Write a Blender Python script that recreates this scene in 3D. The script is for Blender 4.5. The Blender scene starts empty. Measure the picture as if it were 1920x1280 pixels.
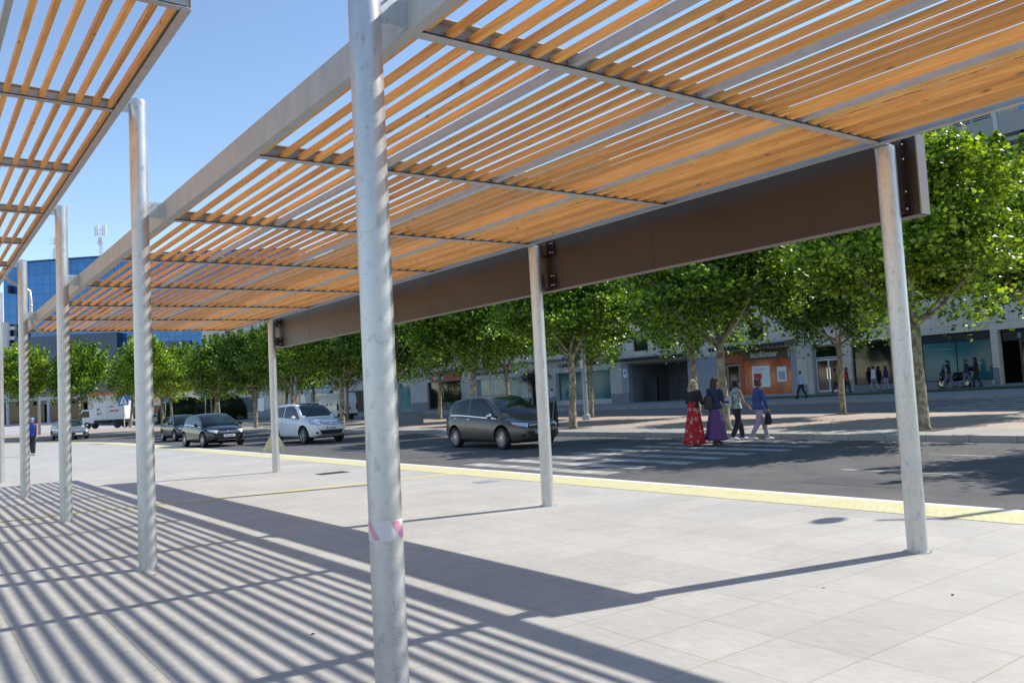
import bpy, bmesh, math, random
import numpy as np
from mathutils import Vector, Matrix
from mathutils.bvhtree import BVHTree
R = math.radians
rnd = random.Random(7)
nr = np.random.RandomState(11)
scene = bpy.context.scene
col = scene.collection

# ------------------------------------------------------------------ camera
FPX, PITCH, ROLL, YAW, CAMH = 1542.36, .0638, -.0519, .6393, 1.6
fwd = Vector((math.sin(YAW)*math.cos(PITCH), math.cos(YAW)*math.cos(PITCH), math.sin(PITCH)))
right0 = Vector((math.cos(YAW), -math.sin(YAW), 0)); up0 = right0.cross(fwd)
cr, sr = math.cos(ROLL), math.sin(ROLL)
rgt = cr*right0 + sr*up0; upv = -sr*right0 + cr*up0
cam = bpy.data.cameras.new('camera'); camo = bpy.data.objects.new('camera', cam); col.objects.link(camo)
cam.sensor_width = 36; cam.lens = FPX/1920*36; cam.clip_start = .05; cam.clip_end = 6000
M = Matrix((rgt, upv, -fwd)).transposed().to_4x4(); M.translation = (0, 0, CAMH); camo.matrix_world = M
scene.camera = camo

# ------------------------------------------------------------------ light
SUN_AZ, SUN_EL = R(104.5), R(44)          # azimuth from +Y towards +X
w = bpy.data.worlds.new('World'); scene.world = w; w.use_nodes = True
wn = w.node_tree.nodes; wl = w.node_tree.links; wn.clear()
sky = wn.new('ShaderNodeTexSky'); sky.sky_type = 'NISHITA'; sky.sun_disc = False
sky.sun_elevation = SUN_EL; sky.sun_rotation = SUN_AZ
sky.air_density = 1.12; sky.dust_density = .12; sky.ozone_density = 2.0; sky.altitude = 700
bg = wn.new('ShaderNodeBackground'); bg.inputs['Strength'].default_value = .15
wo = wn.new('ShaderNodeOutputWorld'); wl.new(sky.outputs[0], bg.inputs[0]); wl.new(bg.outputs[0], wo.inputs[0])
sl = bpy.data.lights.new('sun', 'SUN'); sl.energy = 4.9; sl.angle = R(.53); sl.color = (1, .95, .87)
so = bpy.data.objects.new('sun', sl); col.objects.link(so)
sd = Vector((math.sin(SUN_AZ)*math.cos(SUN_EL), math.cos(SUN_AZ)*math.cos(SUN_EL), math.sin(SUN_EL)))
so.rotation_euler = sd.to_track_quat('Z', 'Y').to_euler(); so.location = sd*60
scene.view_settings.view_transform = 'Standard'; scene.view_settings.look = 'None'
scene.view_settings.exposure = .50; scene.view_settings.gamma = 1
try:
    scene.cycles.max_bounces = 7; scene.cycles.diffuse_bounces = 4; scene.cycles.transparent_max_bounces = 6
except Exception: pass

# ------------------------------------------------------------------ materials
def nmat(name):
    m = bpy.data.materials.new(name); m.use_nodes = True
    nt = m.node_tree; b = nt.nodes['Principled BSDF']; return m, nt, b
def rgb(c): return (c[0], c[1], c[2], 1)
def pm(name, c, rough=.6, metal=0., var=.0, scale=3., bump=0., bscale=40., stretch=(1, 1, 1), coat=0., c2=None, spec=.5, detail=4):
    m, nt, b = nmat(name); N, L = nt.nodes, nt.links
    b.inputs['Roughness'].default_value = rough; b.inputs['Metallic'].default_value = metal
    b.inputs['Base Color'].default_value = rgb(c); b.inputs['Specular IOR Level'].default_value = spec
    if coat: b.inputs['Coat Weight'].default_value = coat; b.inputs['Coat Roughness'].default_value = .04
    tc = N.new('ShaderNodeTexCoord'); mp = N.new('ShaderNodeMapping'); L.new(tc.outputs['Object'], mp.inputs[0]); mp.inputs['Scale'].default_value = stretch
    if var or c2:
        n = N.new('ShaderNodeTexNoise'); n.inputs['Scale'].default_value = scale; n.inputs['Detail'].default_value = detail
        L.new(mp.outputs[0], n.inputs['Vector'])
        r = N.new('ShaderNodeValToRGB'); r.color_ramp.elements[0].position = .3; r.color_ramp.elements[1].position = .7
        a = c if c2 is None else c; d = c2 if c2 is not None else tuple(min(1, x*(1+var)) for x in c)
        a = tuple(x*(1-var) for x in a)
        r.color_ramp.elements[0].color = rgb(a); r.color_ramp.elements[1].color = rgb(d)
        L.new(n.outputs['Fac'], r.inputs[0]); L.new(r.outputs[0], b.inputs['Base Color'])
    if bump:
        n2 = N.new('ShaderNodeTexNoise'); n2.inputs['Scale'].default_value = bscale; n2.inputs['Detail'].default_value = 3
        L.new(mp.outputs[0], n2.inputs['Vector'])
        bp = N.new('ShaderNodeBump'); bp.inputs['Strength'].default_value = bump; bp.inputs['Distance'].default_value = .02
        L.new(n2.outputs['Fac'], bp.inputs['Height']); L.new(bp.outputs[0], b.inputs['Normal'])
    return m
def brickmat(name, c1, c2, cm, bw, rh, mort, off=(0, 0, 0), plane='XY', offset=.0, rough=.7, stain=.1, stscale=.8, bump=.3, fine=.06, gum=False):
    m, nt, b = nmat(name); N, L = nt.nodes, nt.links
    b.inputs['Roughness'].default_value = rough
    tc = N.new('ShaderNodeTexCoord'); sx = N.new('ShaderNodeSeparateXYZ'); cx = N.new('ShaderNodeCombineXYZ'); L.new(tc.outputs['Object'], sx.inputs[0])
    for k, ax in enumerate(plane): 
        ad = N.new('ShaderNodeMath'); ad.operation = 'SUBTRACT'; ad.inputs[1].default_value = off[k]
        L.new(sx.outputs[ax], ad.inputs[0]); L.new(ad.outputs[0], cx.inputs[k])
    br = N.new('ShaderNodeTexBrick'); br.offset = offset; br.squash = 1; br.inputs['Scale'].default_value = 1
    br.inputs['Brick Width'].default_value = bw; br.inputs['Row Height'].default_value = rh
    br.inputs['Mortar Size'].default_value = mort; br.inputs['Mortar Smooth'].default_value = .1
    br.inputs['Color1'].default_value = rgb(c1); br.inputs['Color2'].default_value = rgb(c2); br.inputs['Mortar'].default_value = rgb(cm)
    L.new(cx.outputs[0], br.inputs['Vector'])
    n = N.new('ShaderNodeTexNoise'); n.inputs['Scale'].default_value = stscale; n.inputs['Detail'].default_value = 6; n.inputs['Roughness'].default_value = .65
    L.new(tc.outputs['Object'], n.inputs['Vector'])
    n3 = N.new('ShaderNodeTexNoise'); n3.inputs['Scale'].default_value = 14; n3.inputs['Detail'].default_value = 5
    mp3 = N.new('ShaderNodeMapping'); mp3.inputs['Scale'].default_value = (2.2, .5, 1); L.new(tc.outputs['Object'], mp3.inputs[0]); L.new(mp3.outputs[0], n3.inputs['Vector'])
    r = N.new('ShaderNodeMapRange'); r.inputs[1].default_value = .3; r.inputs[2].default_value = .7; r.inputs[3].default_value = 1-stain; r.inputs[4].default_value = 1+stain*.5
    L.new(n.outputs['Fac'], r.inputs[0])
    r3 = N.new('ShaderNodeMapRange'); r3.inputs[1].default_value = .3; r3.inputs[2].default_value = .7; r3.inputs[3].default_value = 1-fine; r3.inputs[4].default_value = 1+fine
    L.new(n3.outputs['Fac'], r3.inputs[0])
    mu = N.new('ShaderNodeMath'); mu.operation = 'MULTIPLY'; L.new(r.outputs[0], mu.inputs[0]); L.new(r3.outputs[0], mu.inputs[1])
    if gum:
        vg = N.new('ShaderNodeTexVoronoi'); vg.inputs['Scale'].default_value = 1.7; L.new(tc.outputs['Object'], vg.inputs['Vector'])
        rg_ = N.new('ShaderNodeMapRange'); rg_.inputs[1].default_value = .018; rg_.inputs[2].default_value = .034; rg_.inputs[3].default_value = .70; rg_.inputs[4].default_value = 1
        L.new(vg.outputs['Distance'], rg_.inputs[0]); mg_ = N.new('ShaderNodeMath'); mg_.operation = 'MULTIPLY'; L.new(mu.outputs[0], mg_.inputs[0]); L.new(rg_.outputs[0], mg_.inputs[1]); mu = mg_
    vm = N.new('ShaderNodeVectorMath'); vm.operation = 'SCALE'; L.new(br.outputs['Color'], vm.inputs[0]); L.new(mu.outputs[0], vm.inputs['Scale'])
    L.new(vm.outputs[0], b.inputs['Base Color'])
    if bump:
        bp = N.new('ShaderNodeBump'); bp.inputs['Strength'].default_value = bump; bp.inputs['Distance'].default_value = .004; bp.invert = True
        L.new(br.outputs['Fac'], bp.inputs['Height']); L.new(bp.outputs[0], b.inputs['Normal'])
    return m

def wood_mat():
    m, nt, b = nmat('stained_pine'); N, L = nt.nodes, nt.links
    b.inputs['Roughness'].default_value = .62
    tc = N.new('ShaderNodeTexCoord'); sx = N.new('ShaderNodeSeparateXYZ'); L.new(tc.outputs['Object'], sx.inputs[0])
    geo = N.new('ShaderNodeNewGeometry')
    mp = N.new('ShaderNodeMapping'); mp.inputs['Scale'].default_value = (1, .06, 1); L.new(tc.outputs['Object'], mp.inputs[0])
    addv = N.new('ShaderNodeVectorMath'); addv.operation = 'ADD'; cxx = N.new('ShaderNodeCombineXYZ')
    mul = N.new('ShaderNodeMath'); mul.operation = 'MULTIPLY'; mul.inputs[1].default_value = 37; L.new(geo.outputs['Random Per Island'], mul.inputs[0])
    for k in range(3): L.new(mul.outputs[0], cxx.inputs[k])
    L.new(mp.outputs[0], addv.inputs[0]); L.new(cxx.outputs[0], addv.inputs[1])
    n = N.new('ShaderNodeTexNoise'); n.inputs['Scale'].default_value = 30; n.inputs['Detail'].default_value = 4; n.inputs['Distortion'].default_value = .8
    L.new(addv.outputs[0], n.inputs['Vector'])
    r = N.new('ShaderNodeValToRGB'); e = r.color_ramp.elements
    e[0].position = .28; e[0].color = (.62, .265, .055, 1); e[1].position = .74; e[1].color = (.86, .455, .125, 1)
    L.new(n.outputs['Fac'], r.inputs[0])
    mp2 = N.new('ShaderNodeMapping'); mp2.inputs['Scale'].default_value = (3.2, 1.25, 3.2); L.new(tc.outputs['Object'], mp2.inputs[0])
    ad2 = N.new('ShaderNodeVectorMath'); ad2.operation = 'ADD'; L.new(mp2.outputs[0], ad2.inputs[0]); L.new(cxx.outputs[0], ad2.inputs[1])
    vo = N.new('ShaderNodeTexVoronoi'); vo.inputs['Scale'].default_value = 2.3; L.new(ad2.outputs[0], vo.inputs['Vector'])
    kr = N.new('ShaderNodeMapRange'); kr.inputs[1].default_value = .03; kr.inputs[2].default_value = .15; kr.inputs[3].default_value = .34; kr.inputs[4].default_value = 1
    L.new(vo.outputs['Distance'], kr.inputs[0])
    pr_ = N.new('ShaderNodeMapRange'); pr_.inputs[3].default_value = .74; pr_.inputs[4].default_value = 1.16; L.new(geo.outputs['Random Per Island'], pr_.inputs[0])
    mm = N.new('ShaderNodeMath'); mm.operation = 'MULTIPLY'; L.new(kr.outputs[0], mm.inputs[0]); L.new(pr_.outputs[0], mm.inputs[1])
    vm = N.new('ShaderNodeVectorMath'); vm.operation = 'SCALE'; L.new(r.outputs[0], vm.inputs[0]); L.new(mm.outputs[0], vm.inputs['Scale'])
    L.new(vm.outputs[0], b.inputs['Base Color'])
    return m

def galv_mat(name, lo=.42, hi=.60, rough=.42, metal=.75, marks=False):
    m, nt, b = nmat(name); N, L = nt.nodes, nt.links
    tc = N.new('ShaderNodeTexCoord'); mp = N.new('ShaderNodeMapping'); mp.inputs['Scale'].default_value = (1, 1, .45); L.new(tc.outputs['Object'], mp.inputs[0])
    n = N.new('ShaderNodeTexNoise'); n.inputs['Scale'].default_value = 7; n.inputs['Detail'].default_value = 8; n.inputs['Roughness'].default_value = .7; L.new(mp.outputs[0], n.inputs['Vector'])
    r = N.new('ShaderNodeValToRGB'); e = r.color_ramp.elements; e[0].position = .32; e[1].position = .68
    e[0].color = (lo, lo*1.02, lo*1.04, 1); e[1].color = (hi, hi*1.01, hi*1.02, 1); L.new(n.outputs['Fac'], r.inputs[0])
    out = r.outputs[0]
    if marks:
        mpm = N.new('ShaderNodeMapping'); mpm.inputs['Scale'].default_value = (.8, .8, 9); L.new(tc.outputs['Object'], mpm.inputs[0])
        nm = N.new('ShaderNodeTexNoise'); nm.inputs['Scale'].default_value = 1.6; nm.inputs['Detail'].default_value = 2; L.new(mpm.outputs[0], nm.inputs['Vector'])
        wv = N.new('ShaderNodeMath'); wv.operation = 'PINGPONG'; wv.inputs[1].default_value = .05; L.new(nm.outputs['Fac'], wv.inputs[0])
        mr = N.new('ShaderNodeMapRange'); mr.inputs[1].default_value = 0; mr.inputs[2].default_value = .0035; mr.inputs[3].default_value = .72; mr.inputs[4].default_value = 1; L.new(wv.outputs[0], mr.inputs[0])
        n5 = N.new('ShaderNodeTexNoise'); n5.inputs['Scale'].default_value = 26; n5.inputs['Detail'].default_value = 6; L.new(mp.outputs[0], n5.inputs['Vector'])
        m5 = N.new('ShaderNodeMapRange'); m5.inputs[1].default_value = .30; m5.inputs[2].default_value = .42; m5.inputs[3].default_value = .75; m5.inputs[4].default_value = 1; L.new(n5.outputs['Fac'], m5.inputs[0])
        mz = N.new('ShaderNodeMath'); mz.operation = 'MULTIPLY'; L.new(mr.outputs[0], mz.inputs[0]); L.new(m5.outputs[0], mz.inputs[1])
        vm = N.new('ShaderNodeVectorMath'); vm.operation = 'SCALE'; L.new(out, vm.inputs[0]); L.new(mz.outputs[0], vm.inputs['Scale']); out = vm.outputs[0]
    L.new(out, b.inputs['Base Color']); b.inputs['Metallic'].default_value = metal
    rr = N.new('ShaderNodeMapRange'); rr.inputs[3].default_value = rough-.08; rr.inputs[4].default_value = rough+.14; L.new(n.outputs['Fac'], rr.inputs[0]); L.new(rr.outputs[0], b.inputs['Roughness'])
    n2 = N.new('ShaderNodeTexNoise'); n2.inputs['Scale'].default_value = 30; L.new(mp.outputs[0], n2.inputs['Vector'])
    bp = N.new('ShaderNodeBump'); bp.inputs['Strength'].default_value = .25; bp.inputs['Distance'].default_value = .003; L.new(n2.outputs['Fac'], bp.inputs['Height']); L.new(bp.outputs[0], b.inputs['Normal'])
    return m

def leaf_mat(name, dark, light):
    m, nt, b = nmat(name); N, L = nt.nodes, nt.links
    geo = N.new('ShaderNodeNewGeometry'); r = N.new('ShaderNodeValToRGB'); e = r.color_ramp.elements
    e[0].position = .25; e[0].color = rgb(dark); e[1].color = rgb(light); L.new(geo.outputs['Random Per Island'], r.inputs[0])
    L.new(r.outputs[0], b.inputs['Base Color']); b.inputs['Roughness'].default_value = .42
    tr = N.new('ShaderNodeBsdfTranslucent'); vm = N.new('ShaderNodeVectorMath'); vm.operation = 'MULTIPLY'; vm.inputs[1].default_value = (1.6, 1.5, .35)
    L.new(r.outputs[0], vm.inputs[0]); L.new(vm.outputs[0], tr.inputs[0])
    mx = N.new('ShaderNodeMixShader'); mx.inputs[0].default_value = .28; L.new(b.outputs[0], mx.inputs[1]); L.new(tr.outputs[0], mx.inputs[2])
    L.new(mx.outputs[0], nt.nodes['Material Output'].inputs[0]); return m

def bark_mat():
    m, nt, b = nmat('plane_bark'); N, L = nt.nodes, nt.links
    tc = N.new('ShaderNodeTexCoord'); v = N.new('ShaderNodeTexVoronoi'); v.inputs['Scale'].default_value = 7; L.new(tc.outputs['Object'], v.inputs['Vector'])
    n = N.new('ShaderNodeTexNoise'); n.inputs['Scale'].default_value = 5; n.inputs['Detail'].default_value = 5; n.inputs['Distortion'].default_value = 1; L.new(tc.outputs['Object'], n.inputs['Vector'])
    r = N.new('ShaderNodeValToRGB'); e = r.color_ramp.elements; e[0].position = .34; e[0].color = (.12, .095, .06, 1); e[1].position = .66; e[1].color = (.42, .37, .26, 1)
    x = e.new(.5); x.color = (.27, .23, .15, 1)
    L.new(n.outputs['Fac'], r.inputs[0]); L.new(r.outputs[0], b.inputs['Base Color']); b.inputs['Roughness'].default_value = .8
    return m

def floral_mat():
    m, nt, b = nmat('floral_red_fabric'); N, L = nt.nodes, nt.links
    tc = N.new('ShaderNodeTexCoord'); v = N.new('ShaderNodeTexVoronoi'); v.inputs['Scale'].default_value = 7; v.inputs['Randomness'].default_value = .95; L.new(tc.outputs['Object'], v.inputs['Vector'])
    n = N.new('ShaderNodeTexNoise'); n.inputs['Scale'].default_value = 22; n.inputs['Detail'].default_value = 3; L.new(tc.outputs['Object'], n.inputs['Vector'])
    ad = N.new('ShaderNodeMath'); ad.operation = 'MULTIPLY_ADD'; ad.inputs[1].default_value = .55; L.new(n.outputs['Fac'], ad.inputs[0]); L.new(v.outputs['Distance'], ad.inputs[2])
    r = N.new('ShaderNodeValToRGB'); r.color_ramp.interpolation = 'CONSTANT'; e = r.color_ramp.elements
    e[0].position = 0; e[0].color = (.20, .13, .06, 1); e[1].position = .44; e[1].color = (.50, .42, .36, 1)
    a = e.new(.53); a.color = (.12, .20, .13, 1); a = e.new(.58); a.color = (.50, .015, .02, 1); a = e.new(.82); a.color = (.34, .01, .015, 1)
    L.new(ad.outputs[0], r.inputs[0]); L.new(r.outputs[0], b.inputs['Base Color']); b.inputs['Roughness'].default_value = .85; return m

MT = {}
def setup_mats():
    m = MT
    m['wood'] = wood_mat()
    m['galv'] = galv_mat('galvanised_steel'); m['post'] = galv_mat('galvanised_post_steel', .46, .56, .34, .68, True)
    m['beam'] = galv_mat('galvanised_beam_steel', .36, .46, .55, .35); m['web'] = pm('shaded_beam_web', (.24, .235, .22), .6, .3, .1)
    m['brown'] = pm('brown_sheet_metal', (.027, .019, .016), .36, .3, .10, 2.5)
    m['brown_end'] = pm('brown_edge_metal', (.20, .17, .16), .45, .2, .05)
    m['black'] = pm('black_rubber', (.012, .012, .013), .6, var=.1)
    m['bolt'] = pm('bolt_steel', (.6, .6, .62), .3, .9)
    m['tile'] = brickmat('plaza_tiles', (.422, .404, .368), (.380, .367, .340), (.315, .28, .22), .622, .5775, .0055, (.66, 3.28, 0), stain=.15, stscale=.6, rough=.62, bump=.25, gum=True, fine=.08)
    m['asphalt'] = pm('asphalt', (.078, .077, .076), .85, 0, .0, 1.1, .7, 160, c2=(.118, .114, .110), detail=9)
    m['asphalt_far'] = pm('worn_asphalt', (.14, .137, .133), .85, 0, 0, .9, .4, 150, c2=(.18, .175, .17))
    m['road_patch'] = pm('repaired_asphalt', (.062, .062, .063), .9, 0, .12, 2, .5, 150)
    m['yellow'] = pm('yellow_tactile_paving', (.52, .485, .27), .65, 0, .08, 5)
    m['yellow_pale'] = pm('pale_yellow_line', (.55, .48, .22), .7, 0, .08, 4)
    m['kerb'] = brickmat('kerb_stone', (.36, .345, .32), (.31, .30, .28), (.15, .14, .13), 1.0, 5, .01, plane='YX', stain=.15)
    m['white'] = pm('road_paint', (.15, .148, .145), .75, 0, .0, 2.2, c2=(.46, .46, .44), detail=12)
    m['median'] = brickmat('median_pavers', (.42, .335, .27), (.385, .30, .245), (.28, .22, .18), .4, .2, .008, offset=.5, stain=.18, stscale=.5)
    m['median_grey'] = brickmat('median_grey_pavers', (.33, .32, .30), (.29, .28, .265), (.2, .19, .18), .4, .4, .008, stain=.15)
    m['pave_far'] = brickmat('pavement_pavers', (.30, .30, .29), (.27, .27, .265), (.2, .2, .19), .6, .4, .008, stain=.15)
    m['grass'] = pm('grass', (.035, .075, .02), .9, 0, .4, 9, .6, 60)
    m['soil'] = pm('soil', (.06, .045, .03), .95, 0, .3, 8, .6, 40)
    m['stone'] = brickmat('beige_stone_cladding', (.63, .57, .47), (.55, .49, .40), (.27, .24, .2), 1.15, .62, .008, plane='YZ', stain=.10, stscale=.5)
    m['stone2'] = brickmat('grey_stone_cladding', (.54, .51, .46), (.48, .45, .405), (.27, .25, .23), 1.3, .8, .008, plane='YZ', stain=.10, stscale=.5)
    m['render'] = pm('blue_grey_render', (.30, .315, .345), .8, 0, .06, 2)
    m['plinth'] = pm('grey_plinth_stone', (.20, .215, .235), .7, 0, .08, 3)
    m['concrete'] = pm('concrete', (.36, .35, .335), .8, 0, .12, 2)
    m['balcony'] = pm('grey_balcony_panel', (.24, .245, .265), .5, .1, .04, 2)
    m['slab'] = pm('pale_cornice', (.50, .50, .52), .7, 0, .05, 2)
    m['darkmetal'] = pm('dark_metal', (.03, .03, .033), .45, .5, .1)
    m['frame'] = pm('white_aluminium', (.55, .56, .57), .4, .3, .04)
    m['bronze'] = pm('bronze_frame', (.10, .07, .045), .4, .6, .1)
    m['glass_dark'] = pm('dark_window_glass', (.010, .013, .015), .05, 0, .5, .8, spec=.5)
    m['glass_teal'] = pm('teal_window_glass', (.025, .15, .165), .12, 0, .30, .5, spec=.35)
    m['glass_pale'] = pm('pale_teal_glass', (.13, .27, .28), .12, 0, .3, .6, spec=.45)
    m['glass_blue'] = pm('blue_curtain_glass', (.012, .14, .42), .12, .55, .22, .25, spec=.9)
    m['glass_navy'] = pm('navy_curtain_glass', (.008, .022, .055), .1, .3, .3, .3, spec=.9)
    m['mull'] = pm('blue_mullion', (.015, .06, .17), .5, .4)
    m['orange'] = pm('orange_shopfront_glass', (.46, .062, .012), .12, 0, .55, 1.1, spec=.7)
    m['orange_frame'] = pm('orange_frame', (.42, .075, .02), .4)
    m['red'] = pm('red_sign_panel', (.36, .012, .02), .4, 0, .05)
    m['letter_white'] = pm('white_letters', (.72, .72, .72), .5)
    m['letter_black'] = pm('black_letters', (.02, .02, .022), .5)
    m['letter_red'] = pm('red_letters', (.55, .03, .03), .5)
    m['green'] = pm('green_letters', (.02, .45, .13), .5)
    m['awning'] = pm('dark_awning_metal', (.13, .14, .15), .5, .3, .1, 4)
    m['signblue'] = pm('sign_blue', (.02, .16, .55), .4); m['signwhite'] = pm('sign_white', (.78, .78, .78), .4)
    m['lamp'] = pm('painted_pole_steel', (.33, .36, .40), .45, .4, .06)
    m['wallbeige'] = pm('beige_interior_wall', (.34, .30, .22), .8, 0, .1)
    m['leafA'] = leaf_mat('plane_leaf', (.028, .080, .008), (.29, .47, .031)); m['leafB'] = leaf_mat('plane_leaf_bright', (.050, .125, .010), (.46, .62, .048))
    m['leafC'] = leaf_mat('plane_leaf_dark', (.018, .055, .006), (.17, .31, .022)); m['hedge'] = leaf_mat('hedge_leaf', (.012, .035, .008), (.04, .085, .018))
    m['bark'] = bark_mat(); m['floral'] = floral_mat()
    m['tape'] = pm('white_barrier_tape', (.62, .60, .61), .35); m['tape_pink'] = pm('pink_barrier_tape', (.66, .27, .38), .35)
    m['ink'] = pm('faded_ink', (.30, .31, .34), .6); m['rust'] = pm('cast_iron', (.06, .055, .05), .6, .5, .2, 6)
setup_mats()

# ------------------------------------------------------------------ mesh helpers
class MB:
    def __init__(s): s.v = []; s.f = []; s.mi = []; s.cur = 0
    def add(s, vs, fs):
        o = len(s.v); s.v += [tuple(v) for v in vs]; s.f += [tuple(i+o for i in f) for f in fs]; s.mi += [s.cur]*len(fs); return s
    def box(s, x0, y0, z0, x1, y1, z1):
        x0, x1 = sorted((x0, x1)); y0, y1 = sorted((y0, y1)); z0, z1 = sorted((z0, z1))
        vs = [(x, y, z) for z in (z0, z1) for y in (y0, y1) for x in (x0, x1)]
        return s.add(vs, [(0, 2, 3, 1), (4, 5, 7, 6), (0, 1, 5, 4), (2, 6, 7, 3), (0, 4, 6, 2), (1, 3, 7, 5)])
    def obox(s, c, ax, ay, az, hx, hy, hz):          # oriented box
        c = Vector(c); ax, ay, az = Vector(ax).normalized(), Vector(ay).normalized(), Vector(az).normalized()
        vs = [c+ax*hx*i+ay*hy*j+az*hz*k for k in (-1, 1) for j in (-1, 1) for i in (-1, 1)]
        return s.add(vs, [(0, 2, 3, 1), (4, 5, 7, 6), (0, 1, 5, 4), (2, 6, 7, 3), (0, 4, 6, 2), (1, 3, 7, 5)])
    def quad(s, a, b, c, d): return s.add([a, b, c, d], [(0, 1, 2, 3)])
    def loft(s, rings, closed=True, caps=True):
        n = len(rings[0]); vs = [p for r in rings for p in r]; fs = []
        for i in range(len(rings)-1):
            for j in range(n if closed else n-1):
                k = (j+1) % n; fs.append((i*n+j, i*n+k, (i+1)*n+k, (i+1)*n+j))
        if caps and closed: fs.append(tuple(range(n))[::-1]); fs.append(tuple((len(rings)-1)*n+j for j in range(n)))
        return s.add(vs, fs)
    def tube(s, pts, rs, n=12, caps=True):
        pts = [Vector(p) for p in pts]
        if not hasattr(rs, '__len__'): rs = [rs]*len(pts)
        t0 = (pts[1]-pts[0]).normalized(); a = t0.orthogonal().normalized(); rings = []
        for i, p in enumerate(pts):
            t = (pts[min(i+1, len(pts)-1)]-pts[max(i-1, 0)]).normalized()
            a = (a-t*a.dot(t)).normalized(); b = t.cross(a)
            rings.append([p+(a*math.cos(2*math.pi*k/n)+b*math.sin(2*math.pi*k/n))*rs[i] for k in range(n)])
        return s.loft(rings, True, caps)
    def ell(s, c, r, n=12, m=8):
        c = Vector(c)
        if not hasattr(r, '__len__'): r = (r, r, r)
        rings = []
        for i in range(m+1):
            th = math.pi*(i+.02 if i == 0 else (i-.02 if i == m else i))/m
            rings.append([c+Vector((r[0]*math.sin(th)*math.cos(2*math.pi*k/n), r[1]*math.sin(th)*math.sin(2*math.pi*k/n), -r[2]*math.cos(th))) for k in range(n)])
        return s.loft(rings)
    def lathe(s, c, axis, prof, n=24):               # prof: (along axis, radius)
        c = Vector(c); ax = Vector(axis).normalized(); a = ax.orthogonal().normalized(); b = ax.cross(a)
        return s.loft([[c+ax*h+(a*math.cos(2*math.pi*k/n)+b*math.sin(2*math.pi*k/n))*r for k in range(n)] for h, r in prof])
    def prism(s, poly, axis, t0, t1):                # poly of 2D points; axis 'x','y','z' is the extrusion
        f = {'x': lambda p, t: (t, p[0], p[1]), 'y': lambda p, t: (p[0], t, p[1]), 'z': lambda p, t: (p[0], p[1], t)}[axis]
        return s.loft([[f(p, t0) for p in poly], [f(p, t1) for p in poly]])
    def build(s, name, mat, parent=None, smooth=False, off=None, fixn=True, bevel=0):
        me = bpy.data.meshes.new(name)
        vs = s.v if off is None else [(v[0]-off[0], v[1]-off[1], v[2]-off[2]) for v in s.v]
        me.from_pydata(vs, [], s.f)
        mats = mat if isinstance(mat, (list, tuple)) else [mat]
        for m in mats: me.materials.append(MT[m] if isinstance(m, str) else m)
        if len(mats) > 1: me.polygons.foreach_set('material_index', s.mi)
        if fixn:
            bm = bmesh.new(); bm.from_mesh(me); bmesh.ops.recalc_face_normals(bm, faces=bm.faces); bm.to_mesh(me); bm.free()
        if smooth:
            me.polygons.foreach_set('use_smooth', [True]*len(me.polygons))
            if smooth != True: me.set_sharp_from_angle(angle=R(smooth))
        o = bpy.data.objects.new(name, me); col.objects.link(o)
        if parent is not None: o.parent = parent
        if bevel:
            b = o.modifiers.new('bevel', 'BEVEL'); b.width = bevel; b.segments = 2; b.limit_method = 'ANGLE'
        return o
def tag(o, label=None, cat=None, group=None, kind=None):
    if label: o['label'] = label
    if cat: o['category'] = cat
    if group: o['group'] = group
    if kind: o['kind'] = kind
    return o
def empty(name, loc, label, cat, group=None, rz=0):
    o = bpy.data.objects.new(name, None); col.objects.link(o); o.location = loc; o.rotation_euler = (0, 0, rz); o.empty_display_size = .3
    return tag(o, label, cat, group)
def copy_tree(o, parent=None):
    c = o.copy(); col.objects.link(c); c.parent = parent
    for ch in list(o.children): copy_tree(ch, c)
    return c
def text(name, s, size, mat, parent, origin, rv, uv, off=(0, 0, 0), ext=.01, align='LEFT', bold=0, xs=1):
    cu = bpy.data.curves.new(name, 'FONT'); cu.body = s; cu.size = size; cu.extrude = ext; cu.align_x = align; cu.offset = bold
    t = bpy.data.objects.new(name, cu); col.objects.link(t)
    dg = bpy.context.evaluated_depsgraph_get(); me = bpy.data.meshes.new_from_object(t.evaluated_get(dg)); bpy.data.objects.remove(t)
    rv, uv = Vector(rv).normalized(), Vector(uv).normalized(); nv = rv.cross(uv); o3 = Vector(origin)-Vector(off)
    for v in me.vertices: v.co = o3+rv*v.co.x*xs+uv*v.co.y+nv*v.co.z
    me.materials.clear(); me.materials.append(MT[mat])
    o = bpy.data.objects.new(name, me); col.objects.link(o); o.parent = parent; return o
def structure(name, mb, mat): return tag(mb.build(name, mat, fixn=False), kind='structure')
# ------------------------------------------------------------------ ground, road, pavements
def rise(y): return max(0., min(.55, (55-y)*.013))
def bend(y): return 0. if y < 48 else -(y-48)**2*.011 if y < 85 else -15.06-(y-85)*.814
def pz(x, y): r = rise(y); return .12+.4*r+(x-42)/10*(.14+.6*r)
def gz(x, y):
    if x < 31: return -.05
    if x < 42: return -.05+(x-31)/11*(.05+.4*rise(y))
    return pz(min(x, 52), y)-.14
XS = [-900, -200, -40, 0, 10, 20, 31, 34, 38, 42, 47, 52, 60, 90, 300, 1500]
YS = [-900, -200, -40, 0, 10, 15, 20, 30, 40, 50, 56, 62, 70, 80, 90, 100, 120, 150, 200, 300, 500, 900, 2500]
def grid(xs, ys, fz, fx=None):
    mb = MB(); vs = []
    for x in xs:
        for y in ys: vs.append((fx(x, y) if fx else x, y, fz(x, y)))
    n = len(ys); fs = [(i*n+j, (i+1)*n+j, (i+1)*n+j+1, i*n+j+1) for i in range(len(xs)-1) for j in range(n-1)]
    return mb.add(vs, fs)
structure('ground', grid(XS, YS, lambda x, y: gz(x, y)-.12), 'concrete')
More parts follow.
